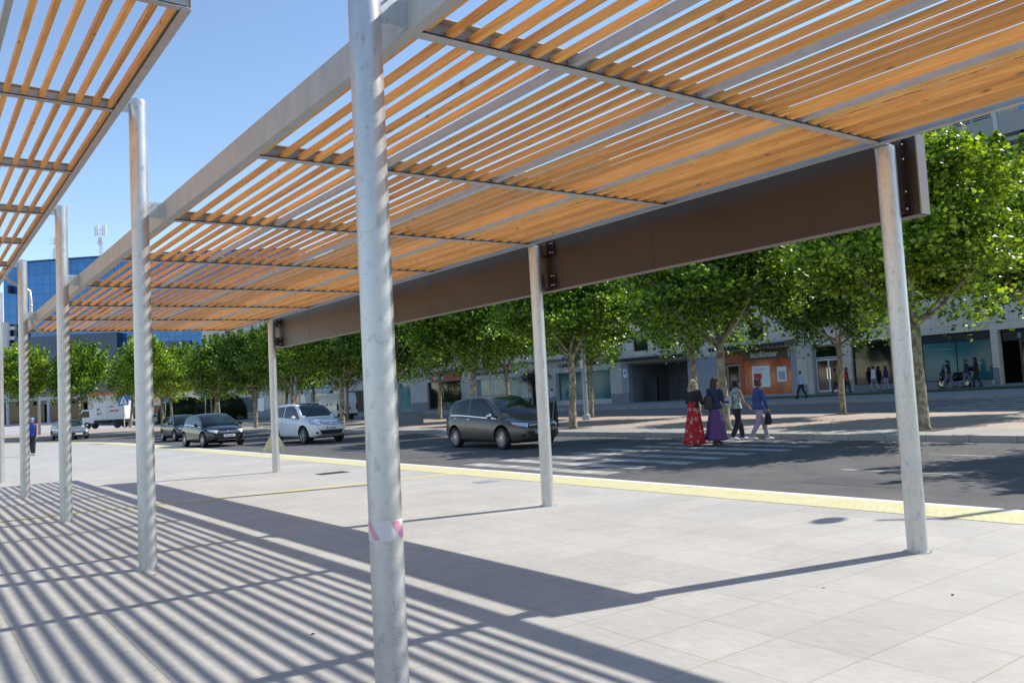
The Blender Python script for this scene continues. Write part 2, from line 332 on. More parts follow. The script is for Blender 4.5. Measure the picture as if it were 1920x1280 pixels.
structure('plaza_pavement', grid([-60, -10, 0, 9.2], [-40, 0, 20, 40, 48, 56, 64, 72, 80, 90, 100, 110, 140, 200], lambda x, y: 0, lambda x, y: x+(bend(y) if x > 9 else 0)), 'tile')
ysf = [-40, 0, 20, 40, 46, 52, 58, 64, 70, 78, 86, 94, 102, 110, 140, 200]
bx = lambda x, y: x+bend(y)
mb = grid([9.2, 9.98], ysf, lambda x, y: .004, bx)
y = -2.
domes = MB()
while y < 26:                                          # raised domes of the tactile strip
    for k in range(4):
        cx, cy = 9.28+k*.10, y+(k % 2)*.05
        domes.add([(cx-.03, cy-.03, .004), (cx+.03, cy-.03, .004), (cx+.03, cy+.03, .004), (cx-.03, cy+.03, .004), (cx, cy, .009)], [(0, 1, 4), (1, 2, 4), (2, 3, 4), (3, 0, 4)])
    y += .10
mb.add(domes.v, domes.f); structure('tactile_strip', mb, 'yellow')
structure('kerb_strip', grid([9.98, 10.14], ysf, lambda x, y: .002, bx), 'signwhite')
mb = grid([10.14, 10.145], ysf, lambda x, y: .002 if x < 10.142 else -.05, bx); structure('kerb_face', mb, 'kerb')
mb = MB(); mb.add([(-6, 16.25, .004), (9.2, 14.62, .004), (9.2, 14.84, .004), (-6, 16.47, .004)], [(0, 1, 2, 3)]); structure('guide_line', mb, 'yellow_pale')
structure('road', grid([10.1, 15, 19.6], ysf+[300], lambda x, y: -.03, bx), 'asphalt')
structure('far_road', grid([30.8, 34, 38, 42.3], [-60, 0, 10, 20, 30, 40, 50, 56, 80, 120, 200, 320], lambda x, y: gz(x, y)+.03, None), 'asphalt_far')
# median
med = grid([19.8, 23, 27, 30.8], [-40, 0, 20, 40, 48, 54, 60, 66, 72, 78, 84, 92, 100], lambda x, y: .12, lambda x, y: x+bend(y)*(31-x)/11.2)
structure('median', med, 'median')
structure('median_edge', grid([19.8, 21.9], [-40, 0, 20, 40, 48, 54, 60, 66, 72, 78, 84, 92, 100], lambda x, y: .124, lambda x, y: x+bend(y)), 'median_grey')
mb = MB()
yk = [-40, 0, 20, 40, 48, 54, 60, 66, 72, 78, 84, 92, 100]
for a, b_ in zip(yk[:-1], yk[1:]):
    for (x0, x1, wgt) in ((19.5, 19.8, 1.01),):
        A = [(x0+bend(a)*wgt, a), (x1+bend(a)*wgt, a), (x1+bend(b_)*wgt, b_), (x0+bend(b_)*wgt, b_)]
        mb.add([(p[0], p[1], -.06) for p in A]+[(p[0], p[1], .126) for p in A], [(4, 5, 6, 7), (0, 1, 5, 4), (1, 2, 6, 5), (2, 3, 7, 6), (3, 0, 4, 7)])
mb.box(30.8, -40, -.2, 31.0, 100, .127)
tag(mb.build('median_kerb', 'kerb'), kind='structure')
mb = MB()
structure('far_pavement', grid([42.3, 46, 49.6, 53], [-60, 0, 10, 20, 30, 40, 50, 56, 80, 120, 200, 320], pz), 'pave_far')
mb = MB()
yy = [-60, 0, 13, 20, 30, 40, 50, 56, 80, 120, 200, 320]
mb.loft([[(42.0, y, -.1), (42.0, y, pz(42, y)+.006), (42.32, y, pz(42.3, y)+.006), (42.32, y, -.1)] for y in yy]); tag(mb.build('far_kerb', 'kerb'), kind='structure')
structure('lawn_strip', grid([47.2, 49.4], [-40, 10, 20, 30, 37], lambda x, y: pz(x, y)+.02), 'grass')
# markings
mb = MB()
for k in range(8):
    x0 = 10.75+k*1.09; x1 = x0+.5
    wob = .12*math.sin(k*2.1)
    mb.add([(x0, 11.75+wob, -.026), (x1, 11.8+wob, -.026), (x1, 16.7+wob, -.026), (x0, 16.75+wob, -.026)], [(0, 1, 2, 3)])
structure('zebra_crossing', mb, 'white')
mb = MB()
for k in range(7):
    x0 = 32.0+k*1.35; mb.add([(x0+i*.6, y, gz(x0+i*.6, y)+.036) for i in (0, 1) for y in (8., 17.5)], [(0, 2, 3, 1)])
structure('far_zebra_crossing', mb, 'white')
mb = MB()
for k in range(14):
    y0 = -14+k*6.8
    if 8.5 < y0 < 18: continue
    for xl in (13.3, 16.4):
        mb.add([(xl+bend(y0), y0, -.026), (xl+.1+bend(y0), y0, -.026), (xl+.1+bend(y0+2), y0+2, -.026), (xl+bend(y0+2), y0+2, -.026)], [(0, 1, 2, 3)])
mb.add([(19.2, -30, -.026), (19.3, -30, -.026), (19.3, 11, -.026), (19.2, 11, -.026)], [(0, 1, 2, 3)])
structure('lane_lines', mb, 'white')
# plaza ironwork
g = MB()
g.box(7.62, 17.70, -.02, 8.32, 18.12, .006)
for k in range(9): g.box(7.66+k*.072, 17.74, .006, 7.70+k*.072, 18.08, .012)
tag(g.build('drain_grate', 'rust'), 'dark rectangular iron grate set in the plaza tiles between two posts', 'drain grate')
g = MB(); g.box(8.5, 12.6, .001, 8.9, 12.9, .007)
tag(g.build('manhole_cover', 'lamp'), 'small blue-grey access cover beside the yellow strip', 'manhole cover')
for i, (x, y, c) in enumerate(((5.66, 3.78, 0), (6.05, 3.0, 0), (2.3, 5.6, 1), (2.0, 8.8, 1))):
    g = MB(); L_ = .022; g.add([(x-L_, y, .002), (x, y-L_*.5, .008), (x+L_, y, .003), (x, y+L_*.5, .009)], [(0, 1, 2, 3), (0, 3, 2, 1)])
    tag(g.build('dry_leaf', 'yellow_pale' if i == 0 else 'soil', fixn=False), ['tan dry leaf scrap on the sunlit tiles right of the middle', 'tiny dry leaf scrap on the sunlit tiles near the right post', 'brown leaf scrap among the striped shadows in the foreground', 'brown leaf scrap in the striped shadows near the second post'][i], 'leaf', 'leaf scraps on the plaza')
# ------------------------------------------------------------------ pergolas
YP, SP = 3.92, 5.30; HB = SP/2
def post(parent, x, y, ztop, off, r=.088):
    mb = MB(); mb.lathe((x, y, 0), (0, 0, 1), [(0, r), (1, r), (2, r), (3, r), (ztop-.004, r), (ztop, r-.006)], 40)
    mb.lathe((x, y, 0), (0, 0, 1), [(.001, r+.035), (.006, r+.035), (.0065, r)], 40)
    o = mb.build('post', 'post', parent, smooth=35, off=off)
    return o
def canopy(parent, off, x0, x1, i0, i1, z0, slope, hb=.22, mirror=False, bays=4):
    zf = lambda x: z0+(x-x0)*slope
    y0, y1 = YP+i0*HB, YP+i1*HB
    for nm, xa, sg in (('edge_beam', x0, -1), ('edge_beam', x1, 1)):      # C-channel, web outside
        zz = zf(xa); mb = MB(); h = hb if (sg < 0) != mirror else (.17 if not mirror else hb)
        xi = xa-sg*.075
        mb.box(xa-.006*sg, y0-.03, zz, xa, y1+.03, zz+h); mb.box(xa-.006*sg, y0-.03, zz, xi, y1+.03, zz+.007); mb.box(xa-.006*sg, y0-.03, zz+h-.007, xi, y1+.03, zz+h)
        for i in range(i0, i1+1, 2):
            mb.box(xa, YP+i*HB+HB-.004, zz+.003, xa+.003*sg, YP+i*HB+HB+.10, zz+h-.003) if i < i1 else None
        mb.build(nm, 'beam', parent, off=off)
    xa, xb = x0+.008, x1-.008
    for i in range(i0, i1+1):
        y = YP+i*HB; mb = MB()
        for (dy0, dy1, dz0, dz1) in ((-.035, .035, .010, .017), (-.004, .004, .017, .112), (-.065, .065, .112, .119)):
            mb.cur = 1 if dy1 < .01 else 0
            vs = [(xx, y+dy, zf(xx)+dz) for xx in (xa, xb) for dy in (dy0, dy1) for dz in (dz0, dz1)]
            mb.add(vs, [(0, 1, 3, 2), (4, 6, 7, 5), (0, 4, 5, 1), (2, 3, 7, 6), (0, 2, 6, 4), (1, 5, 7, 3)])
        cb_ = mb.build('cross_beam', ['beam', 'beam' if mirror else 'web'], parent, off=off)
        gk = MB(); gk.add([(xx, y+dy, zf(xx)+dz) for xx in (xa+.03, xb-.03) for dy in (-.036, -.020) for dz in (.0175, .027)], [(0, 1, 3, 2), (4, 6, 7, 5), (0, 4, 5, 1), (2, 3, 7, 6), (0, 2, 6, 4), (1, 5, 7, 3)]); gk.build('gasket', 'black', cb_, off=off)
    n = bays*8; pitch = (x1-x0)/n
    for i in range(i0, i1):
        ya, yb = YP+i*HB+.012, YP+(i+1)*HB-.012; sl_, tb = MB(), MB()
        for k in range(1, n+1):
            if k == n: continue
            xc = x0+(k-.1)*pitch if not mirror else x0+(k+.35)*pitch
            if k == 1: xc = (x0+.112) if not mirror else xc
            if k % 8 == 0:
                zz = zf(xc)+.03; tb.box(xc-.025, ya, zz, xc+.025, yb, zz+.05)
            else:
                zz = zf(xc)+.026+rnd.uniform(-.003, .003); dx = rnd.uniform(-.009, .009) if k > 1 else 0
                sl_.box(xc-.0225+dx, ya+rnd.uniform(0, .004), zz, xc+.0225+dx, yb-rnd.uniform(0, .004), zz+(.039 if not mirror else .06))
        sl_.build('slat_panel', 'wood', parent, off=off)
        tb.build('purlin', 'beam', parent, off=off)
        gs = MB()
        gs.box(x0+.08, YP+i*HB-.010, z0+.018, x1-.08, YP+i*HB-.004, z0+.024)
def bracket(parent, off, xa, xb, y, z, h=.17):
    mb = MB(); mb.box(xa, y-.006, z, xb, y+.006, z+h); mb.box(xb-.006 if xb > xa else xb+.006, y-.05, z-.01, xb, y+.05, z+h+.01)
    for dz in (.03, h-.03):
        for dx in (.35, .75): mb.lathe((xa+(xb-xa)*dx, y-.018, z+dz), (0, 1, 0), [(0, .010), (.012, .010)], 6)
    return mb.build('bracket', 'galv', parent, off=off)
XA, XB = 2.03, 7.344
O1 = (XA, YP, 0)
P = empty('pergola', O1, 'galvanised steel pergola with orange timber slats and a long brown fascia box', 'pergola')
X0, X1, Z0, SLO = 2.27, 7.25, 3.646, .0122
canopy(P, O1, X0, X1, -3, 7, Z0, SLO)
for k in range(-1, 5):
    po = post(P, XA, YP+k*SP, 4.937, O1)
    if k == 0:
        mb = MB(); mb.lathe((XA, YP, 0), (0, 0, 1), [(.883, .0895), (.888, .0905), (.97, .0903), (.985, .0895)], 40)
        tp = mb.build('barrier_tape', 'tape', po, smooth=40, off=O1)
        for (a0, wd) in ((-3.45, .42), (-1.75, .50)):
            pts = []; mb = MB()
            for t in range(9):
                u = t/8; ang = a0+u*.62
                pts.append([(XA+math.cos(ang+w_)*.0914, YP+math.sin(ang+w_)*.0914, (.980-u*.090)) for w_ in [wd*j/6 for j in range(7)]])
            for p, q_ in zip(pts[:-1], pts[1:]):
                for j in range(6): mb.quad(p[j], p[j+1], q_[j+1], q_[j])
            mb.build('tape_stripe', 'tape_pink', tp, off=O1)
        r2 = random.Random(3)
        for row, zz in enumerate((.52, .40, .35, .30, .24, .18)):
            for c in range(3 if row < 2 else 6):
                an = -2.05+c*.16+r2.uniform(-.05, .05); z_ = zz+r2.uniform(-.012, .012)
                for _ in range(2):
                    mb = MB()
                    a2 = an+r2.uniform(0, .08); h_ = r2.uniform(.006, .022); wv = r2.uniform(.02, .07)
                    mb.quad(*[(XA+math.cos(a_)*.0886, YP+math.sin(a_)*.0886, q_) for a_, q_ in ((a2, z_), (a2+wv, z_), (a2+wv, z_+h_*.4), (a2, z_+h_*.4))]); mb.build('ink_mark', 'ink', po, off=O1, fixn=False)
    if k <= 3: bracket(P, O1, XA+.08, X0, YP+k*SP, Z0+.03)
    if k <= 3:
        pb = post(P, XB, YP+k*SP, 3.70, O1)
        mb = MB(); mb.box(XB-.13, YP+k*SP-.07, 3.702, XB+.07, YP+k*SP+.07, 3.712); mb.build('head_plate', 'galv', P, off=O1)
# brown fascia box on the street side, one segment between each pair of posts
xi, xo, zb, zt = 7.50, 7.65, 3.055, 3.80
for a, b_ in ((3.72, 9.28), (9.284, 14.48), (14.484, 20.1)):
    mb = MB(); mb.box(xi, a, zb, xo, b_, zt); f = mb.build('fascia_box', 'brown', P, off=O1)
    mb = MB(); mb.box(xi+.002, a+.01, zb-.006, xo-.002, b_-.01, zb-.001); mb.build('bounce_lit_flange', 'brown_end', f, off=O1)  # underside flange coloured paler, standing in for light bounced off the ground
    mb = MB()
    for yy_ in (a+.6*(b_-a),):
        mb.box(xi-.0016, yy_, zb+.002, xi, yy_+.004, zt-.002)
    mb.build('panel_joint', 'darkmetal', f, off=O1)
    if a < 4:
        mb = MB(); mb.box(xi-.001, 3.705, zb-.001, xo+.002, 3.719, zt+.001); mb.build('end_plate', 'brown_end', f, off=O1)
        tag(f, 'near fascia segment with its grey end plate')
for k in range(0, 4):
    y = YP+k*SP
    if k == 0:
        mb = MB(); mb.box(XB+.05, y-.10, zb+.02, xi-.002, y+.02, zt-.02); mb.build('fascia_bracket', 'brown', P, off=O1)
        for z in (zb+.06, zb+.22, zt-.22, zt-.08): mb = MB(); mb.ell((XB+.11, y-.105, z), .011, 8, 6); mb.build('bolt', 'bolt', P, off=O1, smooth=True)
        continue
    for z in (zb+.04, zt-.24):
        mb = MB(); mb.box(XB+.05, y-.20, z, xi-.002, y+.02, z+.19); mb.box(xi-.012, y-.27, z-.01, xi-.0025, y+.04, z+.20); mb.build('fascia_bracket', 'brown', P, off=O1)
        for dz in (.03, .16):
            for q_ in ((xi-.02, y-.235, z+dz), (XB+.12, y-.205, z+dz)): mb = MB(); mb.ell(q_, .011, 8, 6); mb.build('bolt', 'bolt', P, off=O1, smooth=True)
# second pergola, higher, on the left of the shared posts
O2 = (1.86, YP+HB, 0)
P2 = empty('pergola_canopy', O2, 'higher timber slat canopy with grey steel edge, upper left of the photo', 'pergola')
canopy(P2, O2, -3.12, 1.86, 1, 9, 4.77, 0, hb=.13, mirror=True)
for k in range(1, 5): bracket(P2, O2, XA-.08, 1.86, YP+k*SP, 4.79, .10)
for k in range(1, 5): post(P2, -3.35, YP+k*SP, 4.9, O2)
# rainwater pipes at the fourth shared post
mb = MB(); yq = YP+3*SP
mb.tube([(1.7, yq-.1, 4.70), (1.72, yq, 4.62), (1.80, yq+.1, 4.50), (2.0, yq+.14, 4.42), (2.17, yq+.12, 4.30), (2.19, yq+.1, 4.1), (2.19, yq+.1, 3.72), (2.22, yq+.1, 3.55), (2.42, yq+.12, 3.40)], .032, 10)
mb.lathe((2.19, yq+.1, 3.98), (0, 0, 1), [(0, .04), (.03, .04)], 10)
mb.build('rain_pipe', 'galv', P2, smooth=True, off=O2)
# ------------------------------------------------------------------ vehicles (local frame: +x forward, +y left, z up)
def carpaint(name, c, metal=.35, rough=.28):
    m = pm(name, c, rough, metal, .03, 1.5, coat=.35, spec=.25); return m
def smoothstep(a, b, x): t = max(0, min(1, (x-a)/(b-a))); return t*t*(3-2*t)
def interp(pts, x):
    if x <= pts[0][0]: return pts[0][1]
    for (a, fa), (b, fb) in zip(pts[:-1], pts[1:]):
        if x <= b: t = (x-a)/(b-a); t2 = t*t*(3-2*t)*.5+t*.5; return fa+(fb-fa)*t2
    return pts[-1][1]
CYL = {}
def make_car(name, loc, heading, label, cat, group, paint, L, W, H, belt, hood, roof, ws, rw, wr=.33, fo=.86, ro=.78, style='hatch', plate='', grille='bars', rims='multi', trim=None, detail=True, ride=.18, sunroof=False):
    """belt/hood/roof: lists of (x, z); ws=(x_base, x_top) windscreen; rw=(x_base, x_top) rear screen"""
    root = empty(name, loc, label, cat, group, heading)
    hl, hw = L/2, W/2
    xf, xr = hl-fo, -hl+ro
    # lower body
    sx = [-hl, -hl+.05, -hl+.16, -hl+.36, -hl+.7, -hl+1.2, -.6, 0, .6, hl-1.2, hl-.75, hl-.42, hl-.2, hl-.07, hl]
    rings = []
    for x in sx:
        e = 1-smoothstep(hl-.75, hl+.02, x)*.30 - (1-smoothstep(-hl-.02, -hl+.5, x))*.16
        w_ = hw*e; zt = interp(hood, x); zb = ride+.02+.10*smoothstep(hl-.35, hl, x)+.08*(1-smoothstep(-hl, -hl+.3, x))
        zs = interp(belt, x); zs = min(zs, zt)
        pts = [(0, zb), (w_*.55, zb), (w_*.90, zb+.01), (w_*.975, zb+.10), (w_*1.0, zb+(zs-zb)*.45), (w_*.99, zb+(zs-zb)*.72), (w_*.955, zs-.04), (w_*.90, zs+.0), (w_*.62, max(zt-.015, zs)), (0, zt)]
        full = pts+[(-a, b) for a, b in pts[-2:0:-1]]
        rings.append([(x, a, b) for a, b in full])
    # pull the end rings in so nose and tail are rounded
    def shrink(r, kz, ky, zc): return [(p[0], p[1]*ky, zc+(p[2]-zc)*kz) for p in r]
    zc = (ride+interp(hood, hl))/2+.05; rings[-1] = shrink(rings[-1], .80, .92, zc)
    zc = (ride+interp(hood, -hl))/2; rings[0] = shrink(rings[0], .86, .94, zc)
    mb = MB(); mb.loft(rings); lo = mb.build('tmp', paint)
    sub = lo.modifiers.new('s', 'SUBSURF'); sub.levels = 2
    # wheel arches
    cut = MB()
    for xx in (xf, xr): cut.lathe((xx, -hw-.2, wr+.02), (0, 1, 0), [(0, wr+.065), (.52, wr+.065)], 28); cut.lathe((xx, hw+.2, wr+.02), (0, -1, 0), [(0, wr+.065), (.52, wr+.065)], 28)
    co = cut.build('cut', 'black'); bo = lo.modifiers.new('b', 'BOOLEAN'); bo.operation = 'DIFFERENCE'; bo.object = co; bo.solver = 'EXACT'
    try: bo.material_mode = 'TRANSFER'
    except Exception: pass
    dg = bpy.context.evaluated_depsgraph_get(); ev = lo.evaluated_get(dg); me1 = bpy.data.meshes.new_from_object(ev)
    # greenhouse
    xb0, xt0 = ws; xb1, xt1 = rw; rings = []
    st = [xb1, xb1+(xt1-xb1)*.35, xb1+(xt1-xb1)*.7, xt1, xt1+(xt0-xt1)*.25, (xt0+xt1)/2, xt1+(xt0-xt1)*.75, xt0, xt0+(xb0-xt0)*.35, xt0+(xb0-xt0)*.7, xb0]
    for x in st:
        zb_ = interp(hood, x)-.05; zb_ = min(zb_, interp(belt, x)+.0)
        if x > xt0: zr = interp(roof, xt0)+(interp(hood, xb0)+.005-interp(roof, xt0))*((x-xt0)/(xb0-xt0))**1.12
        elif x < xt1: zr = interp(roof, xt1)+(interp(belt, xb1)+.02-interp(roof, xt1))*((xt1-x)/(xt1-xb1))**1.35
        else: zr = interp(roof, x)
        zr = max(zr, zb_+.03)
        wb = hw*.915*(1-smoothstep(hl-1.0, hl, x)*.2-(1-smoothstep(-hl-.1, -hl+.7, x))*.13); k = max(0, min(1, (zr-zb_)/(H-interp(belt, 0)))); wt = wb*(1-.215*k)
        pts = [(0, zb_-.1), (wb, zb_-.1), (wb, zb_), (wb+(wt-wb)*.5, zb_+(zr-zb_)*.5), (wt+.012, zr-.05*k-.004), (wt*.90, zr-.008*k), (wt*.5, zr+.012*k), (0, zr+.018*k)]
        full = pts+[(-a, b) for a, b in pts[-2:0:-1]]
        rings.append([(x, a, b) for a, b in full])
    mb = MB(); mb.loft(rings); gh = mb.build('tmp', paint); s2 = gh.modifiers.new('s', 'SUBSURF'); s2.levels = 2
    dg = bpy.context.evaluated_depsgraph_get(); me2 = bpy.data.meshes.new_from_object(gh.evaluated_get(dg))
    bm = bmesh.new(); bm.from_mesh(me1); bm.from_mesh(me2); me = bpy.data.meshes.new('body'); 
    dark = set()
    bm.to_mesh(me); bm.free(); me.materials.clear(); me.materials.append(paint); me.materials.append(MT['black'])
    for p in me.polygons:
        c = p.center; p.material_index = 0; p.use_smooth = True
        for xx in (xf, xr):
            if abs(math.hypot(c.x-xx, c.z-wr-.02)-(wr+.065)) < .012 and abs(c.y) < hw-.03 and c.z < wr+.1+wr: p.material_index = 1
            if math.hypot(c.x-xx, c.z-wr-.02) < wr+.07 and abs(abs(c.y)-(hw+.2-.52)) < .01: p.material_index = 1
        if c.z < ride+.045 and p.normal.z < -.3: p.material_index = 1
    me.set_sharp_from_angle(angle=R(42))
    for o in (lo, co, gh): bpy.data.objects.remove(o)
    body = bpy.data.objects.new('body', me); col.objects.link(body); body.parent = root
    bvh = BVHTree.FromPolygons([v.co for v in me.vertices], [list(p.vertices) for p in me.polygons])
    def patch(nm, c4, d, mat, off=.006, n=8, m=6, par=None, both=False, extra=None):
        d = Vector(d).normalized(); mb = MB()
        for sgn in ((1, -1) if both else (1,)):
            cs = [Vector((c[0], c[1]*sgn, c[2])) for c in c4]; dd = Vector((d.x, d.y*sgn, d.z)); vs = []; ok = True
            for i in range(n+1):
                for j in range(m+1):
                    u, v = i/n, j/m
                    p = cs[0]*(1-u)*(1-v)+cs[1]*u*(1-v)+cs[2]*u*v+cs[3]*(1-u)*v
                    h = bvh.ray_cast(p-dd*3, dd)
                    if h[0] is None: h = bvh.find_nearest(p)
                    vs.append(h[0]-dd*off)
            if nm == '': continue
            mb.add(vs, [(i*(m+1)+j, (i+1)*(m+1)+j, (i+1)*(m+1)+j+1, i*(m+1)+j+1) for i in range(n) for j in range(m)])
            if both and par is None:
                mb.build(nm, mat, root if par is None else par, smooth=True, fixn=False); mb = MB()
        if mb.v: return mb.build(nm, mat, root if par is None else par, smooth=True, fixn=False)
    # windows
    bz = lambda x: interp(belt, x)+.03
    rz = lambda x: interp(roof, x)-.085
    xw0, xw1 = xt0+(xb0-xt0)*.78, xt1-(xt1-xb1)*.10
    xm = (xt0+xt1)/2+.10
    def zw(x):
        if x > xt0-.08: return max(bz(x)+.02, rz(xt0-.08)+(bz(x)+.03-rz(xt0-.08))*((x-xt0+.08)/(xw0-xt0+.08))**1.05)
        return rz(x)
    for s in (1, -1):
        d = (0, -s, 0); y = s*hw
        for nm, a, b_ in (('side_window', xw0, xm+.045), ('side_window', xm-.03, xt1+.30), ('quarter_window', xt1+.25, xw1-.05)):
            n = 8; mb = MB(); vs = []
            for i in range(n+1):
                x = a+(b_-a)*i/n
                zlo = bz(x); zhi = zw(x)
                if nm == 'quarter_window': zhi = rz(max(x, xt1))-(max(0, xt1+.05-x))*.35; zlo = bz(x)+.10*((a-x)/(a-b_+1e-6))**2
                for j in range(6):
                    z = zlo+(zhi-zlo)*j/5; h = bvh.ray_cast(Vector((x, s*3, z)), Vector((0, -s, 0)))
                    q_ = h[0] if h[0] is not None else Vector((x, y*.8, z)); vs.append(q_+Vector((0, s*.005, 0)))
            mb.add(vs, [(i*6+j, (i+1)*6+j, (i+1)*6+j+1, i*6+j+1) for i in range(n) for j in range(5)])
            mb.build(nm, 'glass_car', root, smooth=True, fixn=False)
    wsn = Vector((-(interp(roof, xt0)-interp(hood, xb0)), 0, -(xb0-xt0))).normalized()
    zb0, zt0 = interp(hood, xb0)+.055, interp(roof, xt0)-.02
    patch('windscreen', [(xb0-.03, hw*.80, zb0), (xb0-.03, -hw*.80, zb0), (xt0+.03, -hw*.615, zt0), (xt0+.03, hw*.615, zt0)], wsn, 'glass_screen', .005, 12, 8)
    rwn = Vector((1, 0, -.35)).normalized()
    patch('rear_window', [(xb1+.05, -hw*.66, interp(belt, xb1)+.10), (xb1+.05, hw*.66, interp(belt, xb1)+.10), (xt1, hw*.60, interp(roof, xt1)-.06), (xt1, -hw*.60, interp(roof, xt1)-.06)], rwn, 'glass_car', .005, 10, 6)
    # lamps, grille, bumper
    zh = interp(hood, hl-.25); F = (-1, 0, 0)
    hz = zh-.10
    patch('headlight', [(hl, hw*.58, hz-.10), (hl-.2, hw*.97, hz-.01), (hl-.3, hw*.99, hz+.07), (hl-.06, hw*.50, hz+.02)], (-.8, -.42, 0), 'headlamp', .014, 8, 5, both=True)
    patch('lamp_surround', [(hl, hw*.53, hz-.125), (hl-.2, hw*.99, hz-.03), (hl-.3, hw*1.0, hz+.085), (hl-.06, hw*.46, hz+.035)], (-.8, -.42, 0), 'black', .007, 8, 5, both=True)
    patch('tail_light', [(-hl+.28, hw*.98, interp(belt, -hl)-.13), (-hl, hw*.70, interp(belt, -hl)-.13), (-hl, hw*.66, interp(belt, -hl)+.0), (-hl+.25, hw*.94, interp(belt, -hl)+.04)], (.8, -.5, 0), 'taillamp', .010, 6, 5, both=True)
    if detail:
        patch('fog_light', [(hl, hw*.80, ride+.20), (hl, hw*.64, ride+.19), (hl, hw*.66, ride+.26), (hl, hw*.76, ride+.28)], (-.9, -.3, 0), 'black', .007, 5, 3, both=True)
        patch('lower_intake', [(hl, hw*.50, ride+.16), (hl, -hw*.50, ride+.16), (hl, -hw*.60, ride+.34), (hl, hw*.60, ride+.34)], F, 'black', .007, 10, 4)
        g0 = patch('grille', [(hl, hw*.46, hz-.10), (hl, -hw*.46, hz-.10), (hl, -hw*.50, hz-.0), (hl, hw*.50, hz-.0)], F, 'black', .008, 10, 4)
        for zz in ((hz-.07, hz-.035) if grille == 'bars' else (hz-.03,)):
            patch('chrome_bar', [(hl, hw*.47, zz-.009), (hl, -hw*.47, zz-.009), (hl, -hw*.47, zz+.009), (hl, hw*.47, zz+.009)], F, 'chrome', .016, 10, 1, par=g0)
        patch('chrome_lip', [(hl, hw*.62, ride+.125), (hl, -hw*.62, ride+.125), (hl, -hw*.62, ride+.145), (hl, hw*.62, ride+.145)], F, 'chrome' if trim else 'black', .012, 10, 1)
        # badge, number plate
        h = bvh.ray_cast(Vector((hl+1, 0, hz-.05)), Vector((-1, 0, 0)))
        bxf = (h[0].x if h[0] else hl)
        mb = MB(); mb.lathe((bxf-.01, 0, hz-.045), (1, 0, 0), [(0, .055), (.03, .055), (.036, .04)], 16); mb.build('badge', 'chrome', root, smooth=35)
        h = bvh.ray_cast(Vector((hl+1, 0, ride+.37)), Vector((-1, 0, 0))); bxp = (h[0].x if h[0] else hl)+.012
        zp = hz-.24 if grille == 'bars' else hz-.22
        mb = MB(); mb.box(bxp-.02, -.26, zp-.055, bxp+.012, .26, zp+.055); np_ = mb.build('number_plate', 'signwhite', root)
        mb = MB(); mb.box(bxp+.012, -.26, zp-.055, bxp+.014, -.215, zp+.055); mb.build('plate_band', 'signblue', np_)
        if plate: text('plate_text', plate, .10, 'letter_black', np_, (bxp+.0135, -.20, zp-.035), (0, 1, 0), (0, 0, 1), ext=.001, bold=.002, xs=.9)
        # doors: seams and handles, sills
        for s in (1, -1):
            for xs_, z0_, z1_ in ((xb0-.16-.25, ride+.16, bz(.5)-.03), (xm, ride+.14, bz(0)-.02), (xt1+.34, wr*2+.14, bz(xt1)-.02)):
                vs = []; mb = MB()
                for j in range(9):
                    z = z0_+(z1_-z0_)*j/8
                    for dx in (-.006, .006):
                        h = bvh.ray_cast(Vector((xs_+dx, s*3, z)), Vector((0, -s, 0))); vs.append((h[0] if h[0] else Vector((xs_, s*hw, z)))+Vector((0, s*.002, 0)))
                mb.add(vs, [(2*j, 2*j+1, 2*j+3, 2*j+2) for j in range(8)]); mb.build('door_seam', 'black', root, fixn=False)
            for xh in (xm+.12, xt1+.42):
                z = bz(xh)-.115; h = bvh.ray_cast(Vector((xh, s*3, z)), Vector((0, -s, 0))); yy = h[0].y if h[0] else s*hw
                mb = MB(); mb.box(xh-.09, yy-s*.004, z-.014, xh+.09, yy+s*.028, z+.014); mb.build('door_handle', paint if not trim else 'chrome', root, bevel=.006)
            patch('sill', [(xr+wr+.08, s*hw, ride+.03), (xf-wr-.08, s*hw, ride+.03), (xf-wr-.08, s*hw, ride+.10), (xr+wr+.08, s*hw, ride+.10)], (0, -s, 0), 'black', .004, 8, 2)
            if trim:
                n = 16; vs = []; mb = MB()
                for i in range(n+1):
                    x = xw0+(xw1-xw0)*i/n
                    for dz in (-.028, -.008):
                        h = bvh.ray_cast(Vector((x, s*3, bz(x)+dz)), Vector((0, -s, 0))); vs.append((h[0] if h[0] else Vector((x, s*hw*.9, bz(x))))+Vector((0, s*.012, 0)))
                mb.add(vs, [(2*j, 2*j+1, 2*j+3, 2*j+2) for j in range(n)]); mb.build('chrome_strip', 'chrome', root, fixn=False)
    # mirrors
    for s in (1, -1):
        xm_ = xb0-.42; zm = bz(xm_)+.06
        mb = MB(); mb.ell((xm_, s*(hw+.075), zm), (.07, .105, .075), 12, 8); mb.tube([(xm_+.01, s*(hw-.10), zm-.05), (xm_, s*(hw+.03), zm-.02)], .022, 8)
        mb.build('mirror', paint if trim != 'chrome_mirror' else 'chrome', root, smooth=True)
    if sunroof:
        patch('sunroof', [(.35, hw*.5, H), (-.75, hw*.5, H), (-.75, -hw*.5, H), (.35, -hw*.5, H)], (0, 0, -1), 'glass_car', .006, 8, 4)
        for s in (1, -1):
            mb = MB(); mb.tube([(xt0-.15, s*hw*.66, interp(roof, xt0)-.01), (xt0-.3, s*hw*.67, interp(roof, .1)+.045), (xt1+.1, s*hw*.67, interp(roof, xt1)+.04), (xt1-.05, s*hw*.66, interp(roof, xt1)-.02)], .016, 8); mb.build('roof_rail', 'galv', root, smooth=True)
